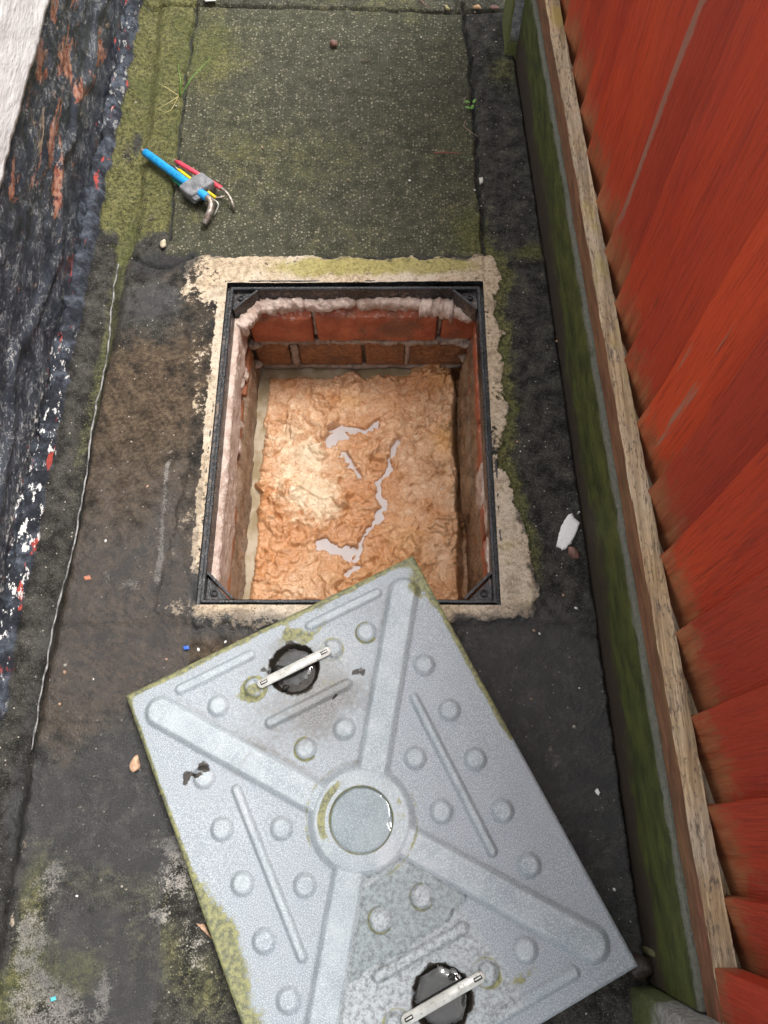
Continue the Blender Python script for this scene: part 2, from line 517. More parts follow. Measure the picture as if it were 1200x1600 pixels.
jd = np.minimum(np.minimum(dpoly(wx, wy, J_LEFT), dpoly(wx, wy, J_RIGHT)), np.minimum(dpoly(wx, wy, J_TOP), dpoly(wx, wy, CRACK)))
grime += 0.85 * np.exp(-(jd / 0.0032) ** 2)
gutm = (1 - ss(0.006, 0.022, dg))
moss += gutm * (0.5 * ss(0.25, 0.7, Y) - 0.2 * (Y < 0.25))
for a in [(45, 1490, .025, .035, .8), (20, 1560, .035, .03, .85), (110, 1525, .035, .03, .8), (50, 1390, .02, .05, .55), (130, 1370, .06, .04, .28), (230, 1400, .08, .06, .3), (250, 1500, .07, .05, .3), (95, 1300, .03, .05, .2), (330, 1560, .05, .05, .35)]:
    moss += blob(*a)
    
for a in [(45, 1470, .022, .035, .9), (60, 1560, .035, .03, .85), (90, 1590, .04, .02, .8), (275, 1345, .014, .03, .75), (245, 1430, .02, .012, .55), (80, 1370, .02, .03, .55), (160, 1560, .008, .03, .8), (300, 1480, .02, .05, .45), (270, 1350, .03, .06, .4)]:
    pale += blob(*a)
    pale[...] = pale
for a in [(250, 890, .006, .04, .8), (262, 740, .004, .05, .75), (255, 820, .004, .05, .6), (170, 900, .012, .015, .55), (205, 915, .02, .012, .5)]:
    pale += blob(*a)
brown += scr * (X < FX0) * (0.5 + 0.5 * (fbm(X, Y, 7, 4, 77) - 0.35)) * ss(0.1, 0.2, Y) + blob(330, 1010, 0.12, 0.04, .6) + blob(150, 1080, 0.12, 0.1, .42) + blob(90, 1160, 0.05, 0.06, .3)
brown += blob(210, 720, .07, .16, .25) + blob(200, 450, .06, .05, -.45) + blob(230, 500, .06, .06, -.3)
tan += blob(283, 470, .008, .05, .75) + blob(268, 640, .010, .1, .55) + blob(150, 1205, .012, .012, .62) + blob(125, 1265, .006, .02, .6, .4) + blob(20, 1430, .006, .03, .65) + blob(33, 1325, .005, .02, .6) + blob(225, 640, .03, .05, .3) + blob(215, 470, .03, .03, .32) + blob(200, 1460, .01, .012, .4) + blob(870, 1170, .015, .02, .35) + blob(930, 1420, .05, .08, .34)
tan -= blob(318, 800, .006, .09, .3) + blob(305, 920, .02, .03, .6) + blob(300, 470, .012, .06, .42) + blob(290, 560, .008, .03, .25) + blob(400, 975, .15, .012, .45) + blob(775, 700, .02, .035, .5) + blob(790, 610, .03, .02, .3)
tan -= blob(258, 930, .035, .04, .6)
tan -= blob(300, 425, .05, .03, .35)
tan -= 0.62 * (X < FX0 - 0.008 - 0.01 * wob) * ss(0.30, 0.36, Y) * (1 - ss(0.80, 0.86, Y)) * (0.4 + 1.1 * fbm(X, Y, 13, 3, 78))
dark_l = blob(235, 415, .06, .03, .5)
tanmoss = blob(520, 418, .13, .025, .95) + blob(680, 418, .09, .022, .85) + blob(795, 860, .02, .05, .45) + blob(830, 940, .015, .02, .5) + blob(785, 560, .012, .08, .35)
grime += blob(280, 405, .06, .03, .6) + blob(230, 300, .02, .03, .1) + blob(305, 920, .012, .035, .8) + blob(230, 420, .05, .03, .55) + blob(770, 985, .06, .02, .35)
grime += 0.5 * np.exp(-((col + 0.004) / 0.009) ** 2) * fbm(X, Y, 16, 3, 93) * 1.5
wet += 0.38 * scr * (X < FX0) * (1 - ss(0.45, 0.75, Y))
grime += blob(212, 215, .012, .035, .8) + 0.5 * gutm * (1 - ss(0.1, 0.4, Y))
for a in [(820, 1060, .1, .1, .95), (900, 1200, .09, .15, .8), (950, 1350, .05, .12, .7), (200, 1010, .14, .09, .45), (130, 1270, .12, .05, .75), (225, 1300, .06, .04, .7), (140, 1490, .05, .04, .85), (205, 1530, .04, .05, .9), (230, 1200, .06, .06, .7), (200, 900, .06, .05, .5), (250, 880, .02, .1, .45), (260, 470, .04, .05, .55), (200, 480, .05, .06, .4), (440, 975, .2, .02, .7)]:
    wet += blob(*a)
wet += 0.12 * gutm
Z += np.clip(wet, 0, 1) * (fbm(X, Y, 190, 2, 91) - 0.5) * 0.0022 * (0.4 + fbm(X, Y, 12, 3, 92))
paint = fil * 1.0
white = ss(0.1, 0.3, Y) * (1 - ss(0.66, 0.8, Y)) * 1.0 + 0.35 * ss(1.1, 1.3, Y)
white *= 0.9
for arr in (moss, pale):
    arr -= 0.0
ATT = dict(moss=moss * (1 - 0.7 * fil), tan=np.clip(tan, 0, 1.0) * 0.78, tanmoss=tanmoss, brown=brown, wet=wet, pale=pale, agg=agg, grime=grime, paint=paint, white=np.clip(white, 0, 1))
P = np.stack([X, Y, Z], -1)
xc, yc = 0.5 * (gx[:-1] + gx[1:]), 0.5 * (gy[:-1] + gy[1:])
XC, YC = np.meshgrid(xc, yc)
hole = (XC > FX0 + 0.006) & (XC < FX1 - 0.006) & (YC > FY0 + 0.006) & (YC < FY1 - 0.006)
c_ = lambda a: a[:-1, :-1]
far = c_(Y) > c_(jt)
cc = c_(col) < 0.002
mid = ~far & ~cc & (c_(Y) > ylow)
yard = tag(empty('yard_floor'), kind='structure')
cells = {
    'aggregate_slab': mid & (c_(X) > c_(jl)) & (c_(X) < c_(jr)),
    'mossy_slab': mid & (c_(X) <= c_(jl)),
    'fence_side_slab': ~far & ~cc & (((c_(X) >= c_(jr)) & (c_(Y) > ylow)) | ((c_(X) > FX1) & (c_(Y) <= ylow) & (c_(Y) > FY0 - 0.02))),
    'far_slab': far,
    'mortar_collar': cc & ~far,
}
rest = np.ones_like(far)
for v in cells.values():
    rest &= ~v
lowy = gp(200, 975)[1]
cells['brown_screed'] = rest & (c_(Y) > lowy)
cells['dark_concrete_floor'] = rest & (c_(Y) <= lowy)
for k, v in cells.items():
    grid(k, P, CONC, yard, v & ~hole, ATT)

# wide ground round the yard
def ring(name, x0, x1, y0, y1, X0, X1, Y0, Y1, z, mat):
    V = [(X0, Y0, z), (X1, Y0, z), (X1, Y1, z), (X0, Y1, z), (x0, y0, z), (x1, y0, z), (x1, y1, z), (x0, y1, z)]
    return pyd(name, V, [(0, 1, 5, 4), (1, 2, 6, 5), (2, 3, 7, 6), (3, 0, 4, 7)], mat, None, False)
tag(ring('ground', -0.57, 0.34, -0.47, 1.94, -60, 60, -60, 60, -0.012, flat('ground_concrete', (0.09, 0.088, 0.078), 0.85, 0.3, 20)), kind='structure')

# pale bead along the broken edge of the screed
bm_ = flat('pale_sealant', (0.2, 0.195, 0.19), 0.6, 0.7, 90)
bp = []
for i in range(len(BEAD) - 1):
    for t in np.linspace(0, 1, 8, endpoint=False):
        q = BEAD[i] * (1 - t) + BEAD[i + 1] * t
        bp.append((q[0] + (vn(np.array([q[1] * 40.0]), np.array([1.0]), 5)[0] - .5) * 0.004, q[1], 0.004))
rad = [0.0014 * (0.45 + 0.9 * float(vn(np.array([p[1] * 60]), np.array([2.0]), 6)[0])) for p in bp]
tube('edge_bead', bp, rad, bm_, yard, 6)

# ------------------------------------------------------------------ left house wall
def mk_bitumen():
    m = Mat('black_bitumen_render', 0.45)
    n0, n1, n2, n3 = m.noise(7, 4), m.noise(26, 6, 0.6, m.vec((1, 0.9, 1.1))), m.noise(110, 6, 0.62, m.vec((1, 0.7, 1))), m.noise(420, 3)
    c = m.mix(m.rmp(n1, 0.3, 0.7), (0.024, 0.028, 0.038), (0.062, 0.07, 0.088))
    c = m.mix(m.mul(m.rmp(n0, 0.52, 0.7), 0.5), c, (0.1, 0.11, 0.125))
    # brick red and sandy render where the coat has come off
    fl = m.attr('bare')
    nf = m.noise(17, 6, 0.6, m.vec((1, 0.5, 1.6), (2, 1, 4)), 0.6)
    f1 = m.rmp(m.op('MULTIPLY_ADD', fl, 0.13, nf), 0.68, 0.70)
    c = m.mix(f1, c, m.mix(m.rmp(n2, 0.35, 0.65), (0.2, 0.06, 0.04), (0.42, 0.22, 0.15)))
    ns = m.noise(19, 5, 0.6, m.vec((1, 0.5, 1.4), (9, 3, 1)), 0.8)
    c = m.mix(m.rmp(m.op('MULTIPLY_ADD', fl, 0.09, ns), 0.70, 0.73), c, m.mix(n2, (0.2, 0.14, 0.09), (0.42, 0.32, 0.22)))
    # chalky threads and edges of the flakes
    ed = m.op('ABSOLUTE', m.op('SUBTRACT', m.noise(34, 5, 0.65, m.vec((1, 0.6, 1.3)), 1.2), 0.5))
    c = m.mix(m.mul(m.rmp(ed, 0.014, 0.003), m.rmp(n1, 0.42, 0.56)), c, (0.42, 0.42, 0.41))
    nsp = m.noise(260, 3, 0.6, m.vec((1, 0.5, 1)))
    c = m.mix(m.mul(m.rmp(nsp, 0.62, 0.68), m.rmp(n0, 0.4, 0.6, 0.15, 0.8)), c, (0.42, 0.43, 0.44))
    # specks of old red and white paint near the foot
    ft = m.attr('foot')
    c = m.mix(m.mul(m.rmp(n2, 0.6, 0.63), m.mul(ft, m.rmp(n0, 0.45, 0.55))), c, (0.45, 0.07, 0.05))
    c = m.mix(m.mul(m.rmp(m.noise(130, 4, 0.6, m.vec((1, 0.5, 1), (5, 5, 5))), 0.585, 0.61), m.attr('white')), c, (0.72, 0.7, 0.66))
    c = m.mix(m.mul(m.mul(ft, m.rmp(n1, 0.45, 0.6)), 0.6), c, (0.045, 0.05, 0.02))
    m.set(Base_Color=c, Roughness=m.rmp(n2, 0.3, 0.7, 0.2, 0.45))
    m.bump(m.op('ADD', m.op('ADD', m.mul(n2, 0.7), n1), m.mul(n3, 0.1)), 0.0022, 1.0)
    return m.m
wall = tag(empty('rendered_wall', (0, 0, 0)), 'rendered wall with flaking black bitumen plinth and white paint above', 'wall')
PLZ = 0.262
yy = np.arange(-0.7, 2.3, 0.0032); zz = np.arange(-0.03, PLZ + 0.03, 0.0032)
YW, ZW = np.meshgrid(yy, zz)
big = fbm(YW, ZW * 1.4, 9, 4, 51); med = fbm(YW * 0.7, ZW * 1.3, 38, 4, 52)
ter = np.floor(med * 7) / 7 * 0.6 + med * 0.4
D = 0.009 * (big - 0.5) + 0.004 * (ter - 0.5) + 0.002 * (fbm(YW, ZW, 160, 3, 53) - 0.5)
D += 0.006 * (1 - ss(0.0, 0.02, np.abs(ZW - 0.1 - 0.05 * (fbm(YW, ZW * 0, 5, 2, 57) - 0.5) * 2)))
XX = XW(YW) + D - 0.002
yw_b = gp(100, 60)[1]
bare = np.exp(-((YW - 1.15) / 0.35) ** 2) * ss(0.03, 0.08, ZW) + 0.5 * np.exp(-((YW - 0.56) / 0.06) ** 2) * ss(0.13, 0.2, ZW)
foot = (1 - ss(0.0, 0.05, ZW))
whit = (1 - ss(0.01, 0.07, ZW)) * ss(0.15, 0.3, YW) * (1 - ss(0.62, 0.75, YW)) + 0.5 * (1 - ss(0.0, .012, np.abs(ZW - PLZ))) 
grid('black_plinth', np.stack([XX, YW, ZW], -1), mk_bitumen(), wall, None, dict(bare=bare, foot=foot, white=whit))
def mk_white():
    m = Mat('white_masonry_paint', 0.6)
    n1, n2 = m.noise(14, 5, 0.6, m.vec((1, 0.35, 1))), m.noise(120, 4, 0.6, m.vec((1, 0.4, 1)))
    c = m.mix(m.rmp(n1, 0.3, 0.75), (0.88, 0.88, 0.87), (0.8, 0.8, 0.78))
    c = m.mix(m.mul(m.rmp(n2, 0.6, 0.72), 0.5), c, (0.68, 0.68, 0.65))
    z = m.xyz(2)
    c = m.mix(m.mul(m.rmp(m.op('MULTIPLY_ADD', m.noise(40, 4), 0.03, z), PLZ + 0.02, PLZ + 0.008), 0.8), c, (0.06, 0.065, 0.075))
    m.set(Base_Color=c); m.bump(m.op('ADD', n2, n1), 0.0018)
    return m.m
zz2 = np.concatenate([[PLZ - 0.004, PLZ - 0.002], np.arange(PLZ, PLZ + 0.35, 0.006), np.linspace(PLZ + 0.36, 1.2, 12)])
yy2 = np.arange(-0.7, 2.3, 0.006)
Y2, Z2 = np.meshgrid(yy2, zz2)
edge = (fbm(Y2, Y2 * 0, 30, 4, 61) - 0.5) * 0.012
X2 = XW(Y2) + 0.006 + 0.006 * (fbm(Y2 * 0.5, Z2, 18, 4, 62) - 0.5)
X2[0] -= 0.03; X2[1] -= 0.008
Z2 = Z2 + edge * (1 - ss(PLZ, PLZ + 0.06, Z2))
grid('white_render', np.stack([X2, Y2, Z2], -1), mk_white(), wall)
rbox('wall_core', (-0.8, -0.7, -0.03), (-0.575, 2.3, 1.2), flat('wall_core', (0.3, 0.28, 0.25)), wall, 0.005, 0.5)

# ------------------------------------------------------------------ fence
def mk_stain():
    m = Mat('red_fence_stain', 0.62)
    r = m.rnd()
    cb = m.t.nodes.new('ShaderNodeCombineXYZ'); m.put(cb.inputs[0], m.mul(r, 7.0)); m.put(cb.inputs[1], m.mul(r, 13.0)); m.put(cb.inputs[2], m.mul(r, 31.0))
    va = m.vec((1, 1, 0.06), cb.outputs[0]); vb = m.vec((1, 1, 0.18), cb.outputs[0]); vc = m.vec((1, 1, 1), cb.outputs[0])
    g1, g2, n1, n2 = m.noise(75, 6, 0.65, va), m.noise(380, 4, 0.65, m.vec((1, 1, 0.035), cb.outputs[0])), m.noise(9, 4, 0.6, vb), m.noise(45, 6, 0.65, vc)
    c = m.mix(m.rmp(n1, 0.3, 0.7), (0.4, 0.032, 0.010), (0.58, 0.062, 0.014))
    c = m.mix(m.mul(m.rmp(g1, 0.5, 0.75), 0.55), c, (0.2, 0.028, 0.014))
    c = m.mix(m.mul(m.rmp(g2, 0.6, 0.75), 0.35), c, (0.5, 0.14, 0.05))
    c = m.mix(m.mul(m.rmp(r, 0.1, 0.9), 0.55), c, (0.25, 0.022, 0.012))
    # thin greyed streaks and the bare lower ends
    c = m.mix(m.mul(m.rmp(m.op('MULTIPLY_ADD', g1, 0.4, n1), 0.83, 0.88), 0.85), c, (0.3, 0.17, 0.115))
    z = m.xyz(2)
    lo = m.op('SUBTRACT', z, m.op('MULTIPLY_ADD', n2, 0.1, m.mul(r, 0.02)))
    lo = m.op('MULTIPLY_ADD', m.op('SUBTRACT', g1, 0.5), 0.05, lo)
    lo = m.op('MULTIPLY_ADD', m.op('SUBTRACT', g2, 0.5), 0.09, lo)
    bare = m.rmp(lo, 0.205, 0.14)
    c = m.mix(m.mul(m.rmp(g2, 0.48, 0.34), 0.5), c, (0.17, 0.018, 0.008))
    kd, kr, kq = m.vor(8.0, m.vec((1, 1, 0.55), cb.outputs[0]))
    c = m.mix(m.mul(m.mul(m.rmp(kd, 0.085, 0.03), m.rmp(kr, 0.62, 0.64)), 0.75), c, (0.12, 0.022, 0.012))
    yl = m.xyz(1)
    strk = m.mul(m.rmp(m.op('MULTIPLY_ADD', m.op('SUBTRACT', n2, 0.5), 0.012, yl), 0.080, 0.083), m.mul(m.rmp(r, 0.93, 0.94), m.rmp(m.op('MULTIPLY_ADD', m.op('SUBTRACT', n1, 0.5), 0.5, z), 0.26, 0.34)))
    c = m.mix(m.mul(strk, 0.75), c, m.mix(g1, (0.2, 0.09, 0.06), (0.36, 0.22, 0.16)))
    wood = m.mix(m.rmp(g1, 0.35, 0.65), (0.2, 0.08, 0.03), (0.38, 0.19, 0.08))
    wood = m.mix(m.mul(m.rmp(n2, 0.55, 0.7), 0.6), wood, (0.1, 0.075, 0.03))
    c = m.mix(m.mul(bare, 0.72), c, wood)
    m.set(Base_Color=c, Roughness=m.rmp(g1, 0.3, 0.7, 0.5, 0.75))
    m.bump(m.op('ADD', m.op('ADD', g1, m.mul(g2, 0.5)), m.mul(n2, 0.3)), 0.0035)
    return m.m
STAIN = mk_stain()
XB = lambda y: XF(y) + 0.0335                          # back of the bottom rail
fence = tag(empty('fence_panel', (0.31, 0, 0.156)), 'red stained featheredge timber fence panel on a weathered bottom rail', 'fence')
fence_inv = Matrix.Translation((-0.31, 0, -0.156))
def under(o, root, inv):
    o.parent = root; o.matrix_parent_inverse = inv
    return o
ANG = math.atan(-0.041)
def board_mesh(seed):
    zs = np.concatenate([np.linspace(0.158, 0.5, 26), np.linspace(0.52, 1.12, 24)])
    S = []
    for z in zs:
        a = (float(vn(np.array([z * 6.0]), np.array([seed * 3.1]), 71)[0]) - 0.5) * 0.007
        b = (float(vn(np.array([z * 5.0]), np.array([seed * 5.7]), 72)[0]) - 0.5) * 0.006
        low = math.exp(-((z - 0.16) / 0.06) ** 2) * 0.004
        y0, y1 = -0.0175, 0.093 + a
        S.append([(0.004 + b * .5, y0, z), (-0.0005 + b * .5, y0 + 0.002, z), (-0.0095 + b, 0.04, z), (-0.0205 + b - low, y1 - 0.003, z), (-0.0205 + b + 0.0015, y1 - 0.0005, z), (-0.006 + b, y1, z), (0.004 + b, y1 - 0.001, z), (0.005 + b, 0.04, z)])
    return np.array(S)
base_meshes = []
for i in range(5):
    o = sweep('board', board_mesh(i), STAIN, sharp=28)
    base_meshes.append(o.data)
    bpy.data.objects.remove(o)
ys = -0.061 - 0.092 * 2
k = 0
while ys < 1.62:
    o = link('board', base_meshes[(k * 3 + k // 5) % 5], STAIN)
    jy = random.uniform(-0.003, 0.003)
    o.location = (float(XB(ys)) + 0.0215 + random.uniform(-0.0015, 0.0015), ys + jy, random.uniform(-0.004, 0.004))
    o.rotation_euler = (random.uniform(-0.004, 0.004), 0, -ANG)
    under(o, fence, fence_inv)
    ys += 0.092; k += 1

def mk_rail(col_front):
    m = Mat('weathered_rail', 0.75)
    va = m.vec((1, 0.05, 1)); vb = m.vec((1, 0.3, 1))
    g1, g2, n1, n2 = m.noise(120, 5, 0.6, va), m.noise(330, 4, 0.6, va), m.noise(60, 5, 0.65, vb), m.noise(9, 4)
    n3 = m.noise(330, 4, 0.7, vb)
    c = m.mix(m.rmp(g1, 0.35, 0.65), (0.34, 0.24, 0.13), (0.64, 0.5, 0.3))
    c = m.mix(m.mul(m.rmp(n2, 0.35, 0.65), 0.7), c, m.mix(m.rmp(g1, 0.3, 0.7), (0.3, 0.26, 0.19), (0.56, 0.5, 0.4)))
    c = m.mix(m.mul(m.rmp(n3, 0.5, 0.62), m.rmp(n1, 0.35, 0.55, 0.1, 0.85)), c, (0.13, 0.11, 0.085))
    c = m.mix(m.mul(m.rmp(m.noise(22, 4, 0.6, vb), 0.55, 0.68), 0.6), c, (0.42, 0.36, 0.08))
    fr = m.mix(m.rmp(n1, 0.3, 0.7), (0.12, 0.05, 0.026), (0.24, 0.11, 0.055))
    fr = m.mix(m.mul(m.rmp(g1, 0.5, 0.65), 0.5), fr, (0.14, 0.1, 0.035))
    fr = m.mix(m.rmp(m.noise(35, 4, 0.6, m.vec((1, 0.12, 1), (4, 4, 4))), 0.66, 0.69), fr, (0.36, 0.11, 0.07))
    geo = m.t.nodes.new('ShaderNodeNewGeometry')
    sx = m.t.nodes.new('ShaderNodeSeparateXYZ'); m.t.links.new(geo.outputs['True Normal'], sx.inputs[0])
    up = m.rmp(m.op('MULTIPLY_ADD', m.op('SUBTRACT', n1, 0.5), 0.35, sx.outputs[2]), 0.5, 0.66)
    # painted faces versus the never painted top
    m.set(Base_Color=m.mix(up, fr, c))
    m.bump(m.op('ADD', m.op('ADD', g1, m.mul(g2, 0.6)), m.mul(n1, 0.4)), 0.003)
    return m.m
RAIL = mk_rail(0)
def swp_y(name, prof, y0, y1, mat, step=0.012, amp=0.001, seed=0, shear=XF, parent=None, bumps=()):
    ysr = np.arange(y0, y1 + 1e-6, step); S = []
    for y in ysr:
        row = []
        for j, (dx, z) in enumerate(prof):
            n = (float(fbm(np.array([y * 1.0]), np.array([j * 7.7 + seed]), 22, 3, 81)[0]) - 0.5) * 2 * amp
            n2 = (float(fbm(np.array([y * 1.0]), np.array([j * 3.3 + seed + 50]), 22, 3, 82)[0]) - 0.5) * 2 * amp
            row.append((float(shear(y)) + dx + n, y, z + n2))
        S.append(row)
    return sweep(name, S, mat, parent, sharp=28)
under(swp_y('bottom_rail', [(0.010, 0.158), (0.0095, 0.18), (0.0095, 0.1998), (0.0102, 0.2008), (0.022, 0.2012), (0.033, 0.2008), (0.0337, 0.1998), (0.0337, 0.158)], -0.2, 1.44, RAIL, 0.012, 0.0011, 3), fence, fence_inv)
under(swp_y('gap_backing', [(0.0605, 0.1575), (0.0605, 0.245), (0.085, 0.245), (0.085, 0.1575)], -0.26, 1.44, RAIL, 0.03, 0.0006, 13), fence, fence_inv)  # added backing strip, stops light leaking through behind the boards
under(swp_y('gap_filler', [(0.034, 0.157), (0.034, 0.172), (0.0604, 0.172), (0.0604, 0.157)], -0.26, 1.44, RAIL, 0.03, 0.0004, 14), fence, fence_inv)  # added filler, closes the same light gap under the boards
bt = rbox('end_batten', (0, -0.046, 0.2025), (0.0245, 0, 1.12), STAIN, None, 0.002, 0.03, 0.0006, 30, 5)
bt.location = (float(XF(-0.122)) + 0.0095, -0.122, 0)
under(bt, fence, fence_inv)
rbm = rbox('end_batten', (0, 0, 0.2025), (0.0245, 0.046, 1.12), STAIN, None, 0.002, 0.03, 0.0006, 30, 6)
rbm.location = (float(XF(1.4)) + 0.0095, 1.383, 0)
under(rbm, fence, fence_inv)

def mk_gravel():
    m = Mat('algae_concrete', 0.7)
    va = m.vec((1, 0.35, 1))
    n0, n1, n2, n3 = m.noise(6, 4), m.noise(40, 5, 0.6, m.vec((1, 0.5, 1))), m.noise(160, 5, 0.6), m.noise(500, 3)
    z = m.xyz(2)
    gr = m.mix(m.rmp(n1, 0.3, 0.7), (0.03, 0.04, 0.008), (0.092, 0.106, 0.02))
    gr = m.mix(m.mul(m.rmp(n3, 0.6, 0.7), 0.5), gr, (0.16, 0.18, 0.05))
    soil_shade = m.mix(n2, (0.028, 0.02, 0.013), (0.07, 0.05, 0.034))  # soil splash, with the shade at the board's foot put into the colour
    zs = m.op('ADD', z, m.op('MULTIPLY_ADD', m.op('SUBTRACT', n1, 0.5), 0.07, m.mul(m.op('SUBTRACT', n0, 0.5), 0.12)))
    c = m.mix(m.rmp(zs, 0.075, 0.03), gr, soil_shade)
    gy = m.mix(n2, (0.07, 0.08, 0.05), (0.2, 0.2, 0.17))
    c = m.mix(m.rmp(m.op('MULTIPLY_ADD', m.op('SUBTRACT', n1, 0.5), 0.03, z), 0.1475, 0.1525), c, gy)
    m.set(Base_Color=c)
    m.bump(m.op('ADD', m.op('ADD', n2, n1), m.mul(n3, 0.5)), 0.003)
    return m.m
GRAV = mk_gravel()
gb = swp_y('gravel_board', [(0.0035, -0.1), (0.0035, 0.02), (0.0035, 0.08), (0.0035, 0.14), (0.0035, 0.152), (0.0048, 0.1553), (0.007, 0.1565), (0.05, 0.1565), (0.05, -0.1)], -0.168, 1.4305, GRAV, 0.012, 0.0009, 9)
tag(gb, 'green algae covered concrete gravel board under the red fence', 'gravel board')

def mk_post():
    m = Mat('concrete_post', 0.8)
    n1, n2, n3 = m.noise(30, 5, 0.6), m.noise(140, 5, 0.6), m.noise(480, 3)
    c = m.mix(m.rmp(n2, 0.3, 0.7), (0.2, 0.195, 0.17), (0.42, 0.41, 0.38))
    c = m.mix(m.rmp(n3, 0.62, 0.7), c, (0.1, 0.1, 0.09))
    z = m.xyz(2)
    al = m.rmp(m.op('MULTIPLY_ADD', m.op('SUBTRACT', n1, 0.5), 0.1, z), 0.11, 0.06)
    geo = m.t.nodes.new('ShaderNodeNewGeometry')
    c = m.mix(m.mul(al, 0.92), c, m.mix(n2, (0.035, 0.045, 0.012), (0.13, 0.16, 0.03)))
    m.set(Base_Color=c); m.bump(m.op('ADD', n2, m.mul(n3, 0.6)), 0.004)
    return m.m
POST = mk_post()
def mk_post2():
    m = Mat('mossy_concrete_post', 0.8)
    n1, n2, n3 = m.noise(30, 5, 0.6), m.noise(140, 5, 0.6), m.noise(480, 3)
    c = m.mix(m.rmp(n2, 0.3, 0.7), (0.16, 0.17, 0.17), (0.42, 0.43, 0.44))
    x = m.xyz(0); z = m.xyz(2)
    gm = m.rmp(m.op('MULTIPLY_ADD', m.op('SUBTRACT', n1, 0.5), 0.012, x), 0.2335, 0.230)
    gm = m.op('MAXIMUM', gm, m.rmp(m.op('MULTIPLY_ADD', m.op('SUBTRACT', n1, 0.5), 0.05, z), 0.05, 0.02))
    c = m.mix(m.mul(gm, 0.93), c, m.mix(n2, (0.06, 0.075, 0.012), (0.2, 0.22, 0.05)))
    m.set(Base_Color=c); m.bump(m.op('ADD', n2, m.mul(n3, 0.6)), 0.005)
    return m.m
tag(rbox('concrete_post', (0.2265, 1.4325, -0.1), (0.335, 1.535, 1.18), mk_post2(), None, 0.006, 0.03, 0.0018, 50, 3), 'mossy concrete fence post at the far end of the gravel board', 'post')
tag(rbox('concrete_post', (0.288, -0.29, -0.1), (0.395, -0.171, 1.18), POST, None, 0.006, 0.03, 0.0014, 50, 4), 'grey concrete fence post beside the near corner of the metal cover', 'post')

# broken piece of concrete leaning in the corner
def chunk_fn(V):
    return V
ck = [gp(1018, 1487, 0.028), gp(1030, 1480, 0.034), gp(1047, 1477, 0.04), gp(1062, 1484, 0.05), gp(1070, 1497, 0.055), gp(1081, 1572, 0.06), gp(1062, 1560, 0.05), gp(1040, 1525, 0.034)]
ck = np.array(ck)
cen = ck.mean(0)
lay = []
for s_, dz in ((0.93, 0.0012), (1.0, -0.003), (1.02, -0.03), (0.95, -0.07)):
    q = cen + (ck - cen) * s_; q[:, 2] += dz; lay.append(q)
V = np.vstack(lay + [[cen + (0, 0, 0.0012)]]); n = len(ck); Fs = []
for l in range(3):
    for i in range(n):
        j = (i + 1) % n; Fs.append((l * n + i, l * n + j, (l + 1) * n + j, (l + 1) * n + i))
for i in range(n):
    Fs.append((4 * n, (i + 1) % n, i))
mch = Mat('olive_concrete', 0.8)
_n1, _n2 = mch.noise(60, 5), mch.noise(300, 4)
mch.set(Base_Color=mch.mix(mch.rmp(_n1, 0.3, 0.7), (0.12, 0.12, 0.045), (0.24, 0.225, 0.12)))
mch.bump(_n2, 0.003)
ch = pyd('concrete_fragment', V, Fs, mch.m)
_b = bmesh.new(); _b.from_mesh(ch.data); bmesh.ops.recalc_face_normals(_b, faces=_b.faces); _b.to_mesh(ch.data); _b.free()
tag(ch, 'olive broken concrete fragment wedged against the gravel board by the near post', 'concrete fragment')

# ------------------------------------------------------------------ brick chamber
def mk_brick():
    m = Mat('chamber_brick', 0.6)
    r = m.rnd()
    cb = m.t.nodes.new('ShaderNodeCombineXYZ'); m.put(cb.inputs[0], m.mul(r, 5.0)); m.put(cb.inputs[1], m.mul(r, 9.0))
    v = m.vec((1, 1, 1), cb.outputs[0])
    n1, n2, n3 = m.noise(28, 5, 0.6, v), m.noise(130, 5, 0.6, v), m.noise(500, 3, 0.6, v)
    c = m.mix(m.rmp(n1, 0.3, 0.7), (0.3, 0.07, 0.032), (0.52, 0.15, 0.07))
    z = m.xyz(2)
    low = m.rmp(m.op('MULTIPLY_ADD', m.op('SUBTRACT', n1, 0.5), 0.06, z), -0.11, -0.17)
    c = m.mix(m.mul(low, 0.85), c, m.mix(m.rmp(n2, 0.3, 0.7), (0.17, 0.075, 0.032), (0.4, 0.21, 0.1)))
    lime = m.mul(m.rmp(n2, 0.5, 0.64), m.rmp(m.op('MULTIPLY_ADD', m.op('SUBTRACT', n1, 0.5), 0.05, z), -0.068, -0.054))
    c = m.mix(m.mul(lime, 0.75), c, (0.66, 0.46, 0.4))
    c = m.mix(m.rmp(n3, 0.66, 0.72), c, (0.09, 0.045, 0.03))
    c = m.mix(m.mul(m.rmp(m.noise(17, 5, 0.65, v), 0.5, 0.66), 0.7), c, m.mix(n2, (0.07, 0.04, 0.025), (0.24, 0.13, 0.08)))
    m.set(Base_Color=c, Roughness=m.rmp(n2, 0.3, 0.7, 0.4, 0.7))
    m.bump(m.op('ADD', n2, m.mul(n3, 0.4)), 0.003)
    return m.m
BRICK = mk_brick()
def mk_mortar(a, b, nm, rough=0.6):
    m = Mat(nm, rough)
    n1, n2, n3 = m.noise(35, 5, 0.6), m.noise(170, 5, 0.6), m.noise(600, 3)
    c = m.mix(m.rmp(n1, 0.3, 0.7), a, b)
    c = m.mix(m.rmp(n3, 0.64, 0.72), c, tuple(x * 0.35 for x in a))
    m.set(Base_Color=c, Roughness=m.rmp(n2, 0.3, 0.7, rough - 0.2, rough + 0.15)); m.bump(m.op('ADD', n2, m.mul(n1, 1.0)), 0.004)
    return m.m
MORT_D = mk_mortar((0.12, 0.085, 0.06), (0.28, 0.2, 0.14), 'damp_mortar')
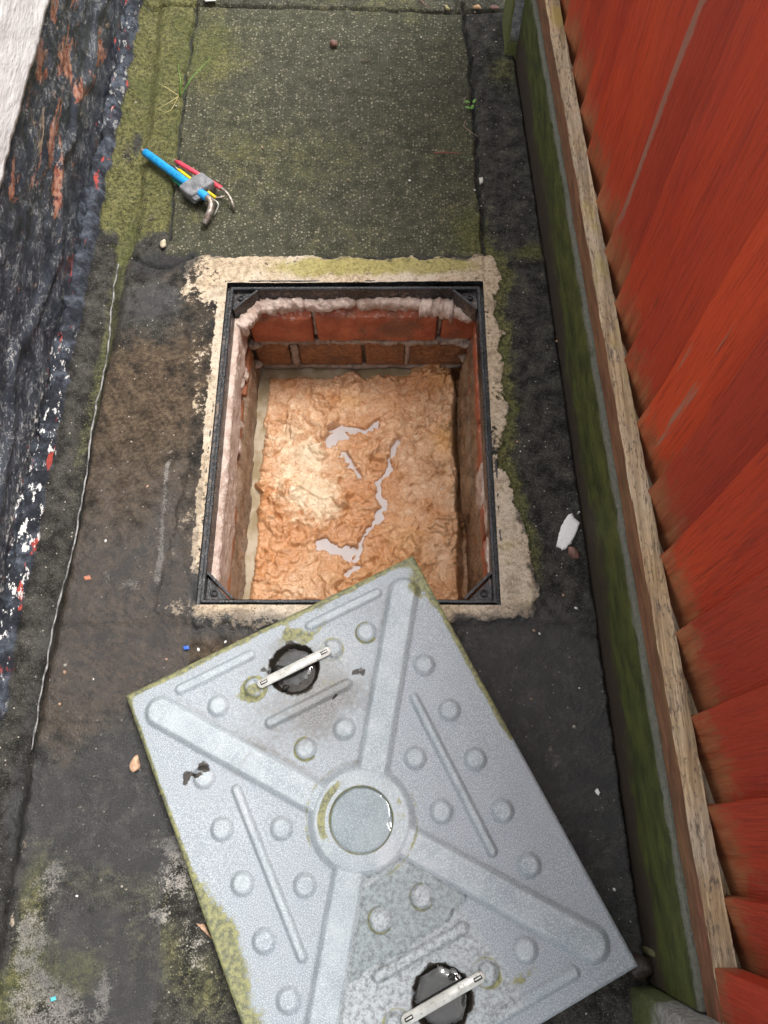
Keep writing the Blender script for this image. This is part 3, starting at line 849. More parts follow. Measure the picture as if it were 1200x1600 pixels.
MORT_P = mk_mortar((0.4, 0.28, 0.22), (0.68, 0.55, 0.47), 'pink_mortar', 0.55)
SLIME = mk_mortar((0.13, 0.08, 0.045), (0.32, 0.21, 0.13), 'brown_slime', 0.32)
cham = tag(empty('inspection_chamber', (-0.0615, 0.584, -0.45)), 'brick lined inspection chamber below the open manhole frame', 'chamber')
cinv = Matrix.Translation((0.0615, -0.584, 0.45))
def U(o):
    return under(o, cham, cinv)
CX0, CX1, CY0, CY1 = -0.269, 0.147, 0.304, 0.857
rgh = dict(bev=0.004, step=0.012, amp=0.0025, fr=45)
# mortar backing on the four sides
U(rbox('mortar_backing', (CX0 - 0.1, CY1 + 0.012, -0.5), (CX1 + 0.1, CY1 + 0.06, -0.035), MORT_D, None, 0.004, 0.02, 0.004, 40, 21))
U(rbox('mortar_backing', (CX0 - 0.06, CY0 - 0.06, -0.5), (CX0 - 0.010, CY1 + 0.011, -0.035), MORT_D, None, 0.004, 0.02, 0.004, 40, 22))
U(rbox('mortar_backing', (CX1 + 0.010, CY0 - 0.06, -0.5), (CX1 + 0.06, CY1 + 0.011, -0.035), MORT_D, None, 0.004, 0.02, 0.004, 40, 23))
U(rbox('mortar_backing', (CX0 - 0.009, CY0 - 0.06, -0.5), (CX1 + 0.009, CY0 - 0.008, -0.035), MORT_D, None, 0.004, 0.02, 0.004, 40, 24))
def slope_top(y_front, zt):
    def fn(V):
        V = V.copy()
        t = np.clip((V[:, 2] - (zt - 0.02)) / 0.02, 0, 1)
        V[:, 2] -= t * 0.022 * np.clip((y_front + 0.032 - V[:, 1]) / 0.032, 0, 1)
        return V
    return fn
# back wall, face towards the camera
for i, (a, b) in enumerate([(-0.256, -0.142), (-0.136, 0.083), (0.091, 0.152)]):
    dy = (0.0, 0.002, 0.006)[i]
    U(rbox('brick', (a, 0.842 + dy, -0.132), (b, 0.942, -0.038), BRICK, None, 0.005, 0.008, 0.002, 55, 30 + i, slope_top(0.842 + dy, -0.038)))
for i, (a, b) in enumerate([(-0.262, -0.196), (-0.178, -0.056), (-0.050, 0.027), (0.034, 0.15)]):
    U(rbox('brick', (a, 0.856, -0.229), (b, 0.95, -0.155), BRICK, None, 0.004, 0.01, 0.0018, 55, 40 + i))
for i, (a, b) in enumerate([(-0.27, -0.13), (-0.122, 0.09), (0.1, 0.15)]):
    U(rbox('brick', (a, 0.864, -0.32), (b, 0.95, -0.246), BRICK, None, 0.004, 0.012, 0.0018, 55, 50 + i))
# left and right walls
for c_i, (zb, zt) in enumerate([(-0.132, -0.058), (-0.218, -0.144), (-0.305, -0.231)]):
    y = 0.838 - (0.0, 0.1, 0.03)[c_i]; i = 0
    ys_ = [0.838] if c_i == 0 else []
    edges = [0.84]
    while y > 0.3:
        edges.append(y - (0.2 if i or c_i != 1 else 0.0)); y = edges[-1] - 0.008; i += 1
    for j in range(len(edges) - 1):
        hi_, lo_ = edges[j] - (0.008 if j else 0), max(edges[j + 1], 0.3)
        if hi_ - lo_ < 0.02:
            continue
        dx = random.uniform(-0.003, 0.003)
        U(rbox('brick', (CX0 - 0.05, lo_, zb), (CX0 + 0.002 + dx, hi_, zt), BRICK, None, 0.004, 0.012, 0.0025, 50, 60 + j + c_i * 7))
        U(rbox('brick', (CX1 - 0.003 - dx, lo_, zb), (CX1 + 0.05, hi_, zt), BRICK, None, 0.004, 0.012, 0.0025, 50, 90 + j + c_i * 7))
# lumpy bedding mortar squeezed out under the frame
def bead(name, p0, p1, r0, seed, mat, n=60, k=14, drop=(0, 0, 0), lump=0.55):
    p0, p1 = np.array(p0, float), np.array(p1, float); S = []
    t_ = (p1 - p0) / np.linalg.norm(p1 - p0)
    a = np.cross(t_, (0, 0, 1)); a /= np.linalg.norm(a); b = np.cross(a, t_)
    t = np.linspace(0, 1, n); c = p0 + (p1 - p0) * t[:, None]
    end = np.minimum(1.0, np.sqrt(np.minimum(t, 1 - t) * 14 + 0.02))[:, None]
    an = 2 * math.pi * np.arange(k) / k
    d = a * np.cos(an)[:, None] + b * np.sin(an)[:, None]
    pp = c[:, None] + d[None] * r0 + seed
    f1, f2, f3 = fbm3(pp, 55, 3, seed), fbm3(pp, 42, 3, seed), fbm3(pp, 130, 2, seed + 3)
    kk = np.round(f1 * 6) / 6 * 0.6 + f2 * 0.4
    rr0 = r0 * end * (1 + (kk - 0.5) * 2 * lump + (f3 - 0.5) * 0.9)
    dz = d.copy(); dz[:, 2] *= np.where(d[:, 2] < 0, 1.35, 1.0)
    S = c[:, None] + dz[None] * rr0[..., None]
    return sweep(name, S, mat)
U(bead('bedding_mortar', (-0.262, 0.853, -0.036), (-0.15, 0.858, -0.034), 0.0135, 1, MORT_P, 60))
U(bead('bedding_mortar', (-0.155, 0.857, -0.035), (-0.06, 0.861, -0.033), 0.0125, 2, MORT_P, 50))
U(bead('bedding_mortar', (-0.062, 0.86, -0.035), (0.055, 0.858, -0.034), 0.0125, 3, MORT_P, 60))
U(bead('bedding_mortar', (0.048, 0.853, -0.036), (0.112, 0.846, -0.038), 0.0165, 4, MORT_P, 44, lump=0.8))
U(bead('bedding_mortar', (0.098, 0.849, -0.037), (0.146, 0.838, -0.05), 0.0125, 7, MORT_P, 44, lump=0.8))
MORT_M = mk_mortar((0.22, 0.16, 0.12), (0.46, 0.36, 0.29), 'joint_mortar', 0.5)
for i, (a_x, b_x, zc_, rr_0) in enumerate([(-0.262, -0.19, -0.142, 0.008), (-0.2, -0.11, -0.143, 0.006), (-0.12, -0.02, -0.142, 0.0065), (-0.03, 0.06, -0.144, 0.006), (0.05, 0.148, -0.141, 0.0085), (-0.26, -0.1, -0.238, 0.006), (-0.11, 0.148, -0.238, 0.006)]):
    yj = 0.853 if zc_ > -0.2 else 0.862
    U(bead('joint_mortar', (a_x, yj, zc_), (b_x, yj, zc_ + 0.002), rr_0, 70 + i, MORT_M, 46, 10, lump=0.9))
for i, (x_, z_) in enumerate([(-0.139, -0.09), (0.087, -0.09), (-0.187, -0.19), (0.0305, -0.19)]):
    U(bead('joint_mortar', (x_, 0.856, z_ - 0.036), (x_ + 0.002, 0.855, z_ + 0.04), 0.0042 if i != 2 else 0.008, 90 + i, MORT_M if i != 1 else MORT_D, 24, 8, lump=0.7))
for i, (x_, y_, z_, r_) in enumerate([(-0.257, 0.845, -0.142, 0.014), (0.138, 0.848, -0.142, 0.015), (0.1, 0.852, -0.143, 0.010), (-0.1, 0.853, -0.143, 0.008), (0.143, 0.84, -0.18, 0.012), (-0.262, 0.84, -0.2, 0.012)]):
    U(rock('mortar_lump', (x_, y_, z_), (r_, r_ * 0.7, r_ * 0.7), MORT_M, 230 + i, None, 0.6, 3))
U(bead('bedding_mortar', (-0.235, 0.858, -0.036), (-0.262, 0.80, -0.036), 0.0155, 5, MORT_P, 40, lump=0.7))
# smooth mortar down the left side, ragged lower edge
yl = np.arange(0.30, 0.83, 0.005); zl = np.linspace(-0.02, -0.125, 30)
YL, TL = np.meshgrid(yl, np.linspace(0, 1, 34))
hl = 0.075 + 0.05 * (fbm(YL, YL * 0, 14, 4, 95) - 0.4) + 0.02 * ss(0.7, 0.4, YL)
ZL = -0.02 - TL * hl
bul = ss(0.0, 0.14, TL) * np.where(TL < 0.9, 1.0, np.sqrt(np.clip(1 - ((TL - 0.9) / 0.1) ** 2, 0, 1)))
XL = CX0 - 0.005 + (0.014 + 0.006 * (fbm(YL, ZL, 30, 4, 96) - 0.5) + 0.003 * (fbm(YL, ZL, 110, 3, 97) - 0.5)) * bul
U(grid('side_mortar', np.stack([XL, YL, ZL], -1), MORT_P))
for i, (y, z, r) in enumerate([(0.735, -0.1, 0.012), (0.69, -0.085, 0.009), (0.66, -0.115, 0.008), (0.55, -0.095, 0.007), (0.62, -0.12, 0.014), (0.5, -0.11, 0.007), (0.77, -0.13, 0.012)]):
    U(rock('mortar_lump', (CX0 + 0.003, y, z), (0.006, r, r * 0.8), (MORT_P, MORT_D)[i % 2], 200 + i, None, 0.5, 3))
# brown slime crust hanging on the right side
def crust(name, y0, y1, z0, z1, th, seed, mat, x=CX1):
    yl = np.arange(y0, y1, 0.004); YL, TL = np.meshgrid(yl, np.linspace(0, 1, 30))
    e0 = z0 + 0.02 * (fbm(YL, YL * 0, 16, 4, seed) - 0.5); e1 = z1 + 0.05 * (fbm(YL, YL * 0, 13, 4, seed + 1) - 0.5)
    ZL = e0 + TL * (e1 - e0)
    sN = np.clip((YL - y0) / (y1 - y0), 0, 1)
    prof = np.sqrt(np.clip(1 - (2 * TL - 1) ** 6, 0, 1)) * np.sqrt(np.clip(1 - (2 * sN - 1) ** 10, 0, 1))
    XL = x + 0.004 - (th * (0.8 + 0.3 * TL) + 0.010 * (fbm(YL, ZL, 24, 4, seed + 2) - 0.5) + 0.004 * (fbm(YL, ZL, 90, 3, seed + 3) - 0.5)) * prof
    return U(grid(name, np.stack([XL, YL, ZL], -1), mat))
crust('slime_crust', 0.30, 0.845, -0.085, -0.29, 0.010, 110, SLIME)
crust('slime_crust', 0.52, 0.84, -0.145, -0.27, 0.021, 120, SLIME)
crust('mortar_smear', 0.48, 0.56, -0.05, -0.13, 0.008, 130, MORT_P)
crust('mortar_smear', 0.66, 0.83, -0.07, -0.13, 0.006, 140, MORT_D)
crust('mortar_smear', 0.30, 0.5, -0.015, -0.035, 0.007, 150, MORT_P)
lf = np.arange(0.3, 0.845, 0.004)
YL, TL = np.meshgrid(lf, np.linspace(0, 1, 24))
ZL = -0.15 - 0.03 * (fbm(YL, YL * 0, 15, 3, 160) - 0.5) - TL * 0.14
prof = np.sqrt(np.clip(1 - (2 * TL - 1) ** 8, 0, 1))
XL = CX0 - 0.004 + (0.009 + 0.010 * (fbm(YL, ZL, 26, 4, 161) - 0.4) + 0.004 * (fbm(YL, ZL, 100, 3, 162) - 0.5)) * prof
U(grid('slime_crust', np.stack([XL, YL, ZL], -1), mk_mortar((0.16, 0.1, 0.06), (0.36, 0.25, 0.17), 'wet_render', 0.4)))

# ------------------------------------------------------------------ sludge and the water on it
SZ = -0.246
sx_ = np.arange(CX0 - 0.006, CX1 + 0.012, 0.0016); sy_ = np.arange(CY0 - 0.004, CY1 + 0.01, 0.0016)
SX, SY = np.meshgrid(sx_, sy_)
ax_ = SX + 0.03 * (fbm(SX, SY, 16, 3, 301) - 0.5) + 0.012 * (fbm(SX, SY, 50, 3, 303) - 0.5)
ay_ = SY + 0.03 * (fbm(SX, SY, 16, 3, 302) - 0.5) + 0.012 * (fbm(SX, SY, 50, 3, 304) - 0.5)
rid = 1 - np.abs(2 * fbm(ax_, ay_, 13, 2, 305) - 1) ** 0.7
bil = np.abs(2 * fbm(ax_, ay_, 26, 3, 306) - 1)
f60 = fbm(ax_, ay_, 60, 4, 307)
ter1 = fbm(ax_, ay_, 30, 4, 308) * 9
stp = np.floor(ter1) + ss(0.55, 1.0, ter1 - np.floor(ter1))
ter2 = fbm(ax_ * 1.0, ay_, 75, 3, 309) * 8
stp2 = np.floor(ter2) + ss(0.5, 1.0, ter2 - np.floor(ter2))
def blw(k, sd, o=2):
    return np.abs(2 * fbm(ax_, ay_, k, o, sd) - 1)
am_ = 0.3 + 1.3 * ss(0.35, 0.65, fbm(SX, SY, 11, 2, 345))
HS = SZ + 0.006 + 0.030 * (fbm(ax_, ay_, 8, 3, 306) - 0.42) + am_ * (0.028 * (fbm(ax_, ay_, 21, 4, 307, 0.5) - 0.5) + 0.006 * blw(48, 308, 2)) + 0.0035 * (fbm(ax_, ay_, 110, 3, 309, 0.6) - 0.5) + 0.0016 * blw(130, 346) + 0.0016 * (stp - 4) + 0.0007 * (stp2 - 4)
cr = np.abs(2 * fbm(ax_, ay_, 9, 3, 312) - 1)
HS -= 0.010 * (1 - ss(0.0, 0.045, cr)) + 0.006
HS = np.maximum(HS, SZ + 0.0005 + 0.25 * (HS - SZ))
def gz(pts):
    return gl(pts, SZ)
def sblob(u, v, r, amp, ry=None):
    c = gp(u, v, SZ); return amp * np.exp(-((SX - c[0]) / r) ** 2 - ((SY - c[1]) / (ry or r)) ** 2)
HS += sblob(500, 780, .05, .012, .06) + sblob(480, 710, .022, .012) + sblob(690, 600, .035, .02, .02) + sblob(700, 690, .03, .012, .035) + sblob(640, 850, .05, .008) + sblob(590, 640, .06, .006)
WL = SZ - 0.004
chan = np.minimum.reduce([dpoly(ax_, ay_, gz([(622, 692), (607, 722), (592, 752), (597, 790), (580, 825), (566, 852), (556, 880), (545, 890)])) - 0.0018,
                          dpoly(ax_, ay_, gz([(538, 712), (550, 730), (562, 745)])) - 0.0005,
                          dpoly(ax_, ay_, gz([(500, 852), (530, 855), (555, 862)])) - 0.0045,
                          dpoly(ax_, ay_, gz([(515, 672), (540, 672), (575, 668), (592, 664)])) - 0.0025,
                          dpoly(ax_, ay_, gz([(520, 684), (535, 682)])) - 0.006])
chan = chan + 0.010 * (fbm(SX, SY, 55, 3, 341) - 0.5) + 0.004 * (fbm(SX, SY, 170, 2, 342) - 0.5)
k_ = 1 - ss(-0.005, 0.007, chan)
HS = HS - 0.034 * k_
# open water round the left and far edge, dark gap at the right
HS -= 0.03 * (1 - ss(0.004, 0.026, SX - CX0 - 0.012 * (fbm(SX, SY, 14, 3, 320) - 0.2)))
HS -= 0.022 * (1 - ss(0.0, 0.025, CY1 - SY)) * (SX < 0.04)
HS -= 0.05 * (1 - ss(0.000, 0.018, CX1 - 0.012 - SX + 0.012 * (fbm(SX, SY, 18, 3, 321) - 0.5)))
def mk_sludge():
    m = Mat('sewage_sludge', 0.3, 0.5)
    n0, n1, n2, n3 = m.noise(7, 4), m.noise(30, 6, 0.6, None, 0.8), m.noise(110, 5, 0.6, None, 1.0), m.noise(520, 4)
    c = m.mix(m.rmp(n1, 0.3, 0.7), (0.58, 0.3, 0.14), (0.8, 0.51, 0.3))
    c = m.mix(m.mul(m.rmp(n2, 0.5, 0.7), 0.6), c, (0.92, 0.72, 0.5))
    c = m.mix(m.mul(m.rmp(n0, 0.42, 0.6), 0.75), c, (0.6, 0.27, 0.1))
    c = m.mix(m.mul(m.th(m.attr('pale'), m.op('MULTIPLY_ADD', n1, 0.6, m.mul(n2, 0.4)), 1.8, 0.25, 0.45), 0.85), c, (0.95, 0.78, 0.54))
    c = m.mix(m.attr('orange'), c, m.mix(n2, (0.72, 0.33, 0.08), (0.9, 0.56, 0.22)))
    ed = m.op('ABSOLUTE', m.op('SUBTRACT', m.noise(60, 5, 0.66, None, 1.5), 0.5))
    c = m.mix(m.mul(m.rmp(ed, 0.016, 0.004), 0.6), c, (0.33, 0.14, 0.05))
    c = m.mix(m.mul(m.rmp(n3, 0.66, 0.72), 0.6), c, (0.3, 0.14, 0.06))
    m.set(Base_Color=c, Roughness=m.rmp(n2, 0.3, 0.7, 0.14, 0.45), Specular_IOR_Level=0.7)
    m.bump(m.op('ADD', m.op('ADD', n2, m.mul(n1, 0.8)), m.mul(n3, 0.15)), 0.0034)
    return m.m
apale = 0.10 + sblob(500, 790, .045, .5, .05) + sblob(485, 712, .02, .8) + sblob(480, 760, .05, .3) + sblob(450, 700, .06, .3, .12)
aor = sblob(695, 690, .022, .8, .03) + sblob(545, 630, .03, .5, .015) + sblob(690, 598, .03, .35) + sblob(640, 850, .04, .3) + sblob(590, 900, .1, .2, .03)
sl_ = grid('sewage_sludge', np.stack([SX, SY, HS], -1), mk_sludge(), None, None, dict(pale=np.clip(apale, 0, 1), orange=np.clip(aor, 0, 1)))
tag(sl_, 'orange brown crusted sludge filling the brick chamber', 'sludge', None, 'stuff')
def mk_murk():
    m = Mat('murky_water', 0.05, 0.5)
    n1 = m.noise(22, 4)
    c = m.mix(m.rmp(n1, 0.35, 0.65), (0.3, 0.23, 0.13), (0.5, 0.42, 0.31))
    m.set(Base_Color=m.mix(m.attr('cloudy_sheen'), c, (0.56, 0.51, 0.49)), IOR=1.33)  # cloudy water, with the bright sky reflection put into its pale colour
    m.bump(m.noise(60, 2), 0.0012)
    return m.m
wx_, wy_ = np.meshgrid(np.linspace(CX0 - 0.004, CX1 - 0.045, 60), np.linspace(CY0 - 0.004, CY1 + 0.01, 80))
cloudy_sheen = ss(0.035, 0.06, wx_ - CX0) * ss(0.02, 0.05, CY1 - wy_)
tag(grid('murky_water', np.stack([wx_, wy_, np.full_like(wx_, WL)], -1), mk_murk(), None, None, dict(cloudy_sheen=cloudy_sheen)), 'murky water lying in cracks of the orange sludge', 'water', None, 'stuff')

# ------------------------------------------------------------------ manhole frame
def mk_frame():
    m = Mat('black_plastic', 0.4, 0.5)
    n1, n2, n3 = m.noise(18, 5), m.noise(120, 5, 0.65), m.noise(420, 3)
    c = m.mix(m.rmp(n1, 0.3, 0.7), (0.007, 0.007, 0.008), (0.024, 0.025, 0.028))
    z = m.xyz(2)
    dirt = m.mul(m.rmp(m.op('ADD', m.mul(n2, 0.6), m.mul(n1, 0.4)), 0.52, 0.62), m.rmp(z, -0.004, -0.009))
    c = m.mix(m.mul(dirt, 0.85), c, m.mix(n3, (0.06, 0.035, 0.025), (0.36, 0.26, 0.19)))
    c = m.mix(m.mul(m.rmp(n2, 0.6, 0.7), 0.35), c, (0.14, 0.145, 0.155))
    c = m.mix(m.mul(m.rmp(n3, 0.62, 0.68), 0.5), c, (0.3, 0.26, 0.22))
    m.set(Base_Color=c, Roughness=m.rmp(n2, 0.3, 0.7, 0.12, 0.5)); m.bump(m.op('ADD', n2, m.mul(n3, 0.5)), 0.0014)
    return m.m
FRM = mk_frame()
fr = tag(empty('manhole_surround', (-0.0615, 0.584, 0)), 'black plastic manhole frame with triangular screw corners set in mortar', 'manhole frame')
finv = Matrix.Translation((0.0615, -0.584, 0))
prof = [(0.0, -0.03), (0.0, 0.0035), (0.0008, 0.0045), (0.0028, 0.0045), (0.0036, 0.0035), (0.0038, -0.010), (0.0105, -0.0105), (0.0112, 0.000), (0.012, 0.0012), (0.0152, 0.0012), (0.0165, 0.0), (0.0175, -0.024), (0.0178, -0.030), (0.010, -0.031)]
S = []
def side(pa, pb, n):
    return [pa + (pb - pa) * i / n for i in range(n)]
loop = []
cs = [np.array(p) for p in ((FX0, FY0), (FX1, FY0), (FX1, FY1), (FX0, FY1))]
nin = [np.array((1, 1.)), np.array((-1, 1.)), np.array((-1, -1.)), np.array((1, -1.))]
for i in range(4):
    j = (i + 1) % 4; n_ = 60
    for t in range(n_):
        f_ = t / n_
        p = cs[i] * (1 - f_) + cs[j] * f_
        # inset direction: mitre at the corners
        if t == 0:
            d = nin[i]
        else:
            d = np.array((0, 1.)) if i == 0 else np.array((-1., 0)) if i == 1 else np.array((0, -1.)) if i == 2 else np.array((1., 0))
        loop.append((p, d))
# drop stations that fall inside the mitre
lp = []
for p, d in loop:
    if abs(d[0]) + abs(d[1]) < 1.5:
        if d[1] != 0 and (p[0] - FX0 < 0.02 or FX1 - p[0] < 0.02): continue
        if d[0] != 0 and (p[1] - FY0 < 0.02 or FY1 - p[1] < 0.02): continue
    lp.append((p, d))
for p, d in lp:
    j = (fbm(np.array([p[0]]), np.array([p[1]]), 30, 3, 401)[0] - 0.5) * 0.0012
    S.append([(p[0] + d[0] * (a + j), p[1] + d[1] * (a + j), z + j * 0.5) for a, z in prof])
o = sweep('channel_rim', S, FRM, None, closed=True, sm=False)
under(o, fr, finv)
for sx1, sy1, cx, cy in ((1, 1, FX0, FY0), (-1, 1, FX1, FY0), (-1, -1, FX1, FY1), (1, -1, FX0, FY1)):
    def L2(a, b, z):
        return (cx + sx1 * a, cy + sy1 * b, z)
    e = 0.0170; g = 0.052
    V = [L2(e, e, -0.009), L2(g, e, -0.009), L2(e, g, -0.009), L2(e, e, -0.03), L2(g, e, -0.03), L2(e, g, -0.03)]
    o = pyd('corner_gusset', V, [(0, 1, 2), (5, 4, 3), (0, 3, 4, 1), (1, 4, 5, 2), (2, 5, 3, 0)], FRM, None, False)
    bm2 = bmesh.new(); bm2.from_mesh(o.data); bmesh.ops.recalc_face_normals(bm2, faces=bm2.faces); bm2.to_mesh(o.data); bm2.free()
    under(o, fr, finv)
    q = 0.0026
    Sd = []
    for a, b in ((g + 0.004, e - 0.0), (e, g + 0.004)):
        Sd.append([L2(a, b, -0.034), L2(a, b, 0.0006), L2(a + q, b + q, 0.0006), L2(a + q, b + q, -0.034)])
    o2 = sweep('gusset_lip', Sd, FRM, None, sm=False); under(o2, fr, finv)
    c0 = np.array(L2(e + 0.0115, e + 0.0115, -0.009))
    rr = []
    for a in np.arange(16) * 2 * math.pi / 16:
        dd = np.array((math.cos(a), math.sin(a), 0))
        rr.append([c0 + dd * 0.0055, c0 + dd * 0.0055 + (0, 0, 0.004), c0 + dd * 0.0032 + (0, 0, 0.004), c0 + dd * 0.003 + (0, 0, -0.003)])
    o3 = sweep('screw_boss', rr, FRM, None, closed=True); under(o3, fr, finv)

# ------------------------------------------------------------------ loose metal cover
def mk_galv():
    m = Mat('galvanised_steel', 0.42, 0.5)
    n0, n1, n2, n3 = m.noise(6, 4), m.noise(30, 5, 0.6), m.noise(160, 5, 0.65), m.noise(700, 3, 0.6)
    d, r, q = m.vor(300)
    c = m.mix(m.rmp(n1, 0.3, 0.7), (0.25, 0.29, 0.315), (0.36, 0.4, 0.425))
    c = m.mix(m.mul(m.rmp(n3, 0.48, 0.62), 0.6), c, (0.6, 0.645, 0.665))
    c = m.mix(m.mul(m.rmp(q, 0.75, 0.95), 0.25), c, (0.24, 0.29, 0.33))
    c = m.mix(m.mul(m.rmp(n0, 0.55, 0.7), 0.35), c, (0.52, 0.5, 0.53))
    c = m.mix(m.mul(m.attr('low'), m.rmp(n1, 0.25, 0.6, 0.4, 0.85)), c, m.mix(m.rmp(n3, 0.4, 0.64), (0.22, 0.245, 0.27), (0.4, 0.435, 0.465)))
    # chalky wet film and dirt
    fi = m.th(m.attr('film'), n2, 1.2, 0.12)
    c = m.mix(m.mul(fi, 0.75), c, m.mix(m.mul(m.rmp(d, 0.05, 0.5, 0.35, 1.0), m.rmp(n2, 0.3, 0.6)), (0.13, 0.135, 0.125), (0.42, 0.455, 0.47)))
    gr = m.th(m.attr('grime'), m.op('MULTIPLY_ADD', n2, 0.5, m.mul(n3, 0.5)), 2.4, 0.28, 0.55)
    c = m.mix(m.mul(gr, 0.6), c, m.mix(m.rmp(n3, 0.35, 0.65), (0.035, 0.03, 0.022), (0.2, 0.17, 0.13)))
    mo = m.th(m.attr('moss'), m.op('ADD', m.mul(n1, 0.5), m.mul(n2, 0.5)), 1.4, 0.12)
    c = m.mix(m.mul(mo, 0.85), c, m.mix(m.rmp(n2, 0.35, 0.65), (0.06, 0.062, 0.012), (0.26, 0.25, 0.07)))
    bl = m.th(m.attr('black'), n2, 0.8, 0.12)
    c = m.mix(bl, c, m.mix(n2, (0.008, 0.007, 0.006), (0.05, 0.04, 0.03)))
    wt_ = m.op('MAXIMUM', fi, bl)
    m.set(Base_Color=c, Metallic=m.op('MULTIPLY_ADD', m.op('MAXIMUM', m.op('MAXIMUM', mo, gr), wt_), -0.12, 0.12))
    m.set(Roughness=m.op('MULTIPLY_ADD', wt_, -0.28, m.rmp(n2, 0.3, 0.7, 0.4, 0.56)))
    m.bump(m.op('ADD', n3, m.mul(n2, 0.9)), 0.0009)
    return m.m
GALV = mk_galv()
CA, CB = 0.21875, 0.2845
Rz = Matrix.Rotation(0.4654, 4, 'Z')
nrm = Vector((-0.0415, 0.0188, 1)).normalized()
tilt = Vector((0, 0, 1)).rotation_difference(nrm).to_matrix().to_4x4()
CM = Matrix.Translation((-0.037, 0.0137, 0.036)) @ tilt @ Rz
cover = tag(empty('manhole_cover', mat4=CM), 'pressed galvanised steel manhole cover with two lifting handles lying skewed beside the hole', 'manhole cover')
a_ = np.arange(-CA, CA + 1e-6, 0.00125); b_ = np.arange(-CB, CB + 1e-6, 0.00125)
A, B = np.meshgrid(a_, b_)
aA, aB = np.abs(A), np.abs(B)
hz = np.zeros_like(A)
def seg(x0, y0, x1, y1, PX=A, PY=B):
    return dpoly(PX, PY, [(x0, y0), (x1, y1)])
rib = seg(0.03, 0.035, 0.182, 0.241, aA, aB)
hz = np.maximum(hz, 0.0080 * (1 - ss(0.0135, 0.0235, rib)))
rr = np.hypot(A, B)
hz = np.maximum(hz, 0.0098 * (1 - ss(0.057, 0.0695, rr)) * ss(0.0375, 0.0405, rr))
hz = np.where(rr < 0.0405, 0.0098 * ss(0.0375, 0.0405, rr) + 0.0005, hz)
for dx, dy in [(0.110, 0.213), (0.028, 0.110), (0.160, 0.137), (0.162, 0.069), (0.094, 0.036), (0.162, 0.0)]:
    hz = np.maximum(hz, 0.0066 * (1 - ss(0.0085, 0.0165, np.hypot(aA - dx, aB - dy))))
hz = np.maximum(hz, 0.006 * (1 - ss(0.009, 0.0155, np.hypot(aA - 0.058, aB - 0.213))) * ss(0.050, 0.056, aA))
hz = np.maximum(hz, 0.0065 * (1 - ss(0.002, 0.008, seg(0.128, -0.104, 0.128, 0.104, aA, B))))
hz = np.maximum(hz, 0.0068 * (1 - ss(0.003, 0.009, seg(-0.056, 0.161, 0.056, 0.161, A, aB))))
hz = np.maximum(hz, 0.0045 * (1 - ss(0.003, 0.009, seg(0.045, 0.257, 0.148, 0.257, aA, aB))))
hz = hz - 0.0025 * (1 - ss(0.0, 0.006, np.abs(seg(0.0, 0.245, 0.20, 0.245, aA, aB) - 0.0) * 3)) * 0
cup = np.hypot(A, aB - 0.213)
hz = hz - 0.015 * (1 - ss(0.028, 0.036, cup))
hz += (fbm(A, B, 4, 2, 501) - 0.5) * 0.0022 + (fbm(A, B, 120, 2, 502) - 0.5) * 0.00025
ed = np.minimum(CA - aA, CB - aB)
hz -= 0.0022 * (1 - ss(0.0, 0.0045, ed)) ** 2
# masks
_w1 = (fbm(A, B, 30, 3, 511) - 0.5) * 0.03; _w2 = (fbm(A, B, 30, 3, 512) - 0.5) * 0.03
def cb_(x, y, rx, ry, amp):
    w1, w2 = _w1, _w2
    return amp * np.exp(-((A + w1 - x) / rx) ** 2 - ((B + w2 - y) / ry) ** 2)
tri_top = (B > 0.06) * ss(0.0, 0.004, B * 0.755 - aA - 0.018) * (B < 0.262)
tri_bot = (B < -0.06) * ss(0.0, 0.004, -B * 0.755 - aA - 0.018) * (B > -0.262)
film = tri_bot * (0.85 - 1.1 * ss(0.045, 0.1, A) * ss(-0.24, -0.14, B) - 0.9 * ss(0.07, 0.1, A)) + tri_top * 0.3 + cb_(0.03, 0.2, 0.06, 0.05, 0.4)
gr_e = cb_(0.0, 0.213, 0.06, 0.048, 0.4) + cb_(0.0, -0.213, 0.06, 0.045, 0.4) + cb_(-0.02, 0.13, 0.06, 0.03, 0.25) + 0.5 * np.exp(-(np.abs(rib - 0.0235) / 0.003) ** 2) * fbm(A, B, 16, 3, 530) + 0.55 * np.exp(-(np.abs(rr - 0.07) / 0.003) ** 2) * fbm(A, B, 16, 3, 531)
film += 0.45 * (rr < 0.06) * ss(0.036, 0.045, rr) * (B > -0.02) + 0.0 * rr
gr_c = cb_(0.03, 0.155, 0.05, 0.03, 0.62) + cb_(-0.11, 0.13, 0.03, 0.02, 0.5) + tri_top * 0.28 * (fbm(A, B, 9, 3, 541) * 2) + cb_(0.0, 0.21, 0.055, 0.05, 0.25) + cb_(0.0, -0.2, 0.06, 0.04, 0.2) - 0.1 + gr_e + 0.45 * np.exp(-(ed / 0.003) ** 2)
mo_c = np.exp(-(ed / 0.007) ** 2) * (0.75 + 0.8 * (fbm(A, B, 14, 3, 520) - 0.4)) * ((B > 0) * (B < 1) * 1.0 + (A < 0) * 0.6 + (A > 0) * (B > 0) * .3 > 0.3)
mo_c += np.exp(-((CA + A) / 0.034) ** 2) * (np.exp(-((B + 0.04) / 0.06) ** 2) * 0.85 + np.exp(-((B + 0.16) / 0.12) ** 2) * 0.7)
mo_c += 0.5 * np.exp(-((CB - B) / 0.012) ** 2) * fbm(A, B, 12, 3, 542) * 1.4 + 0.45 * np.exp(-((CA - A) / 0.010) ** 2) * (B > -0.05) * fbm(A, B, 12, 3, 543) * 1.4
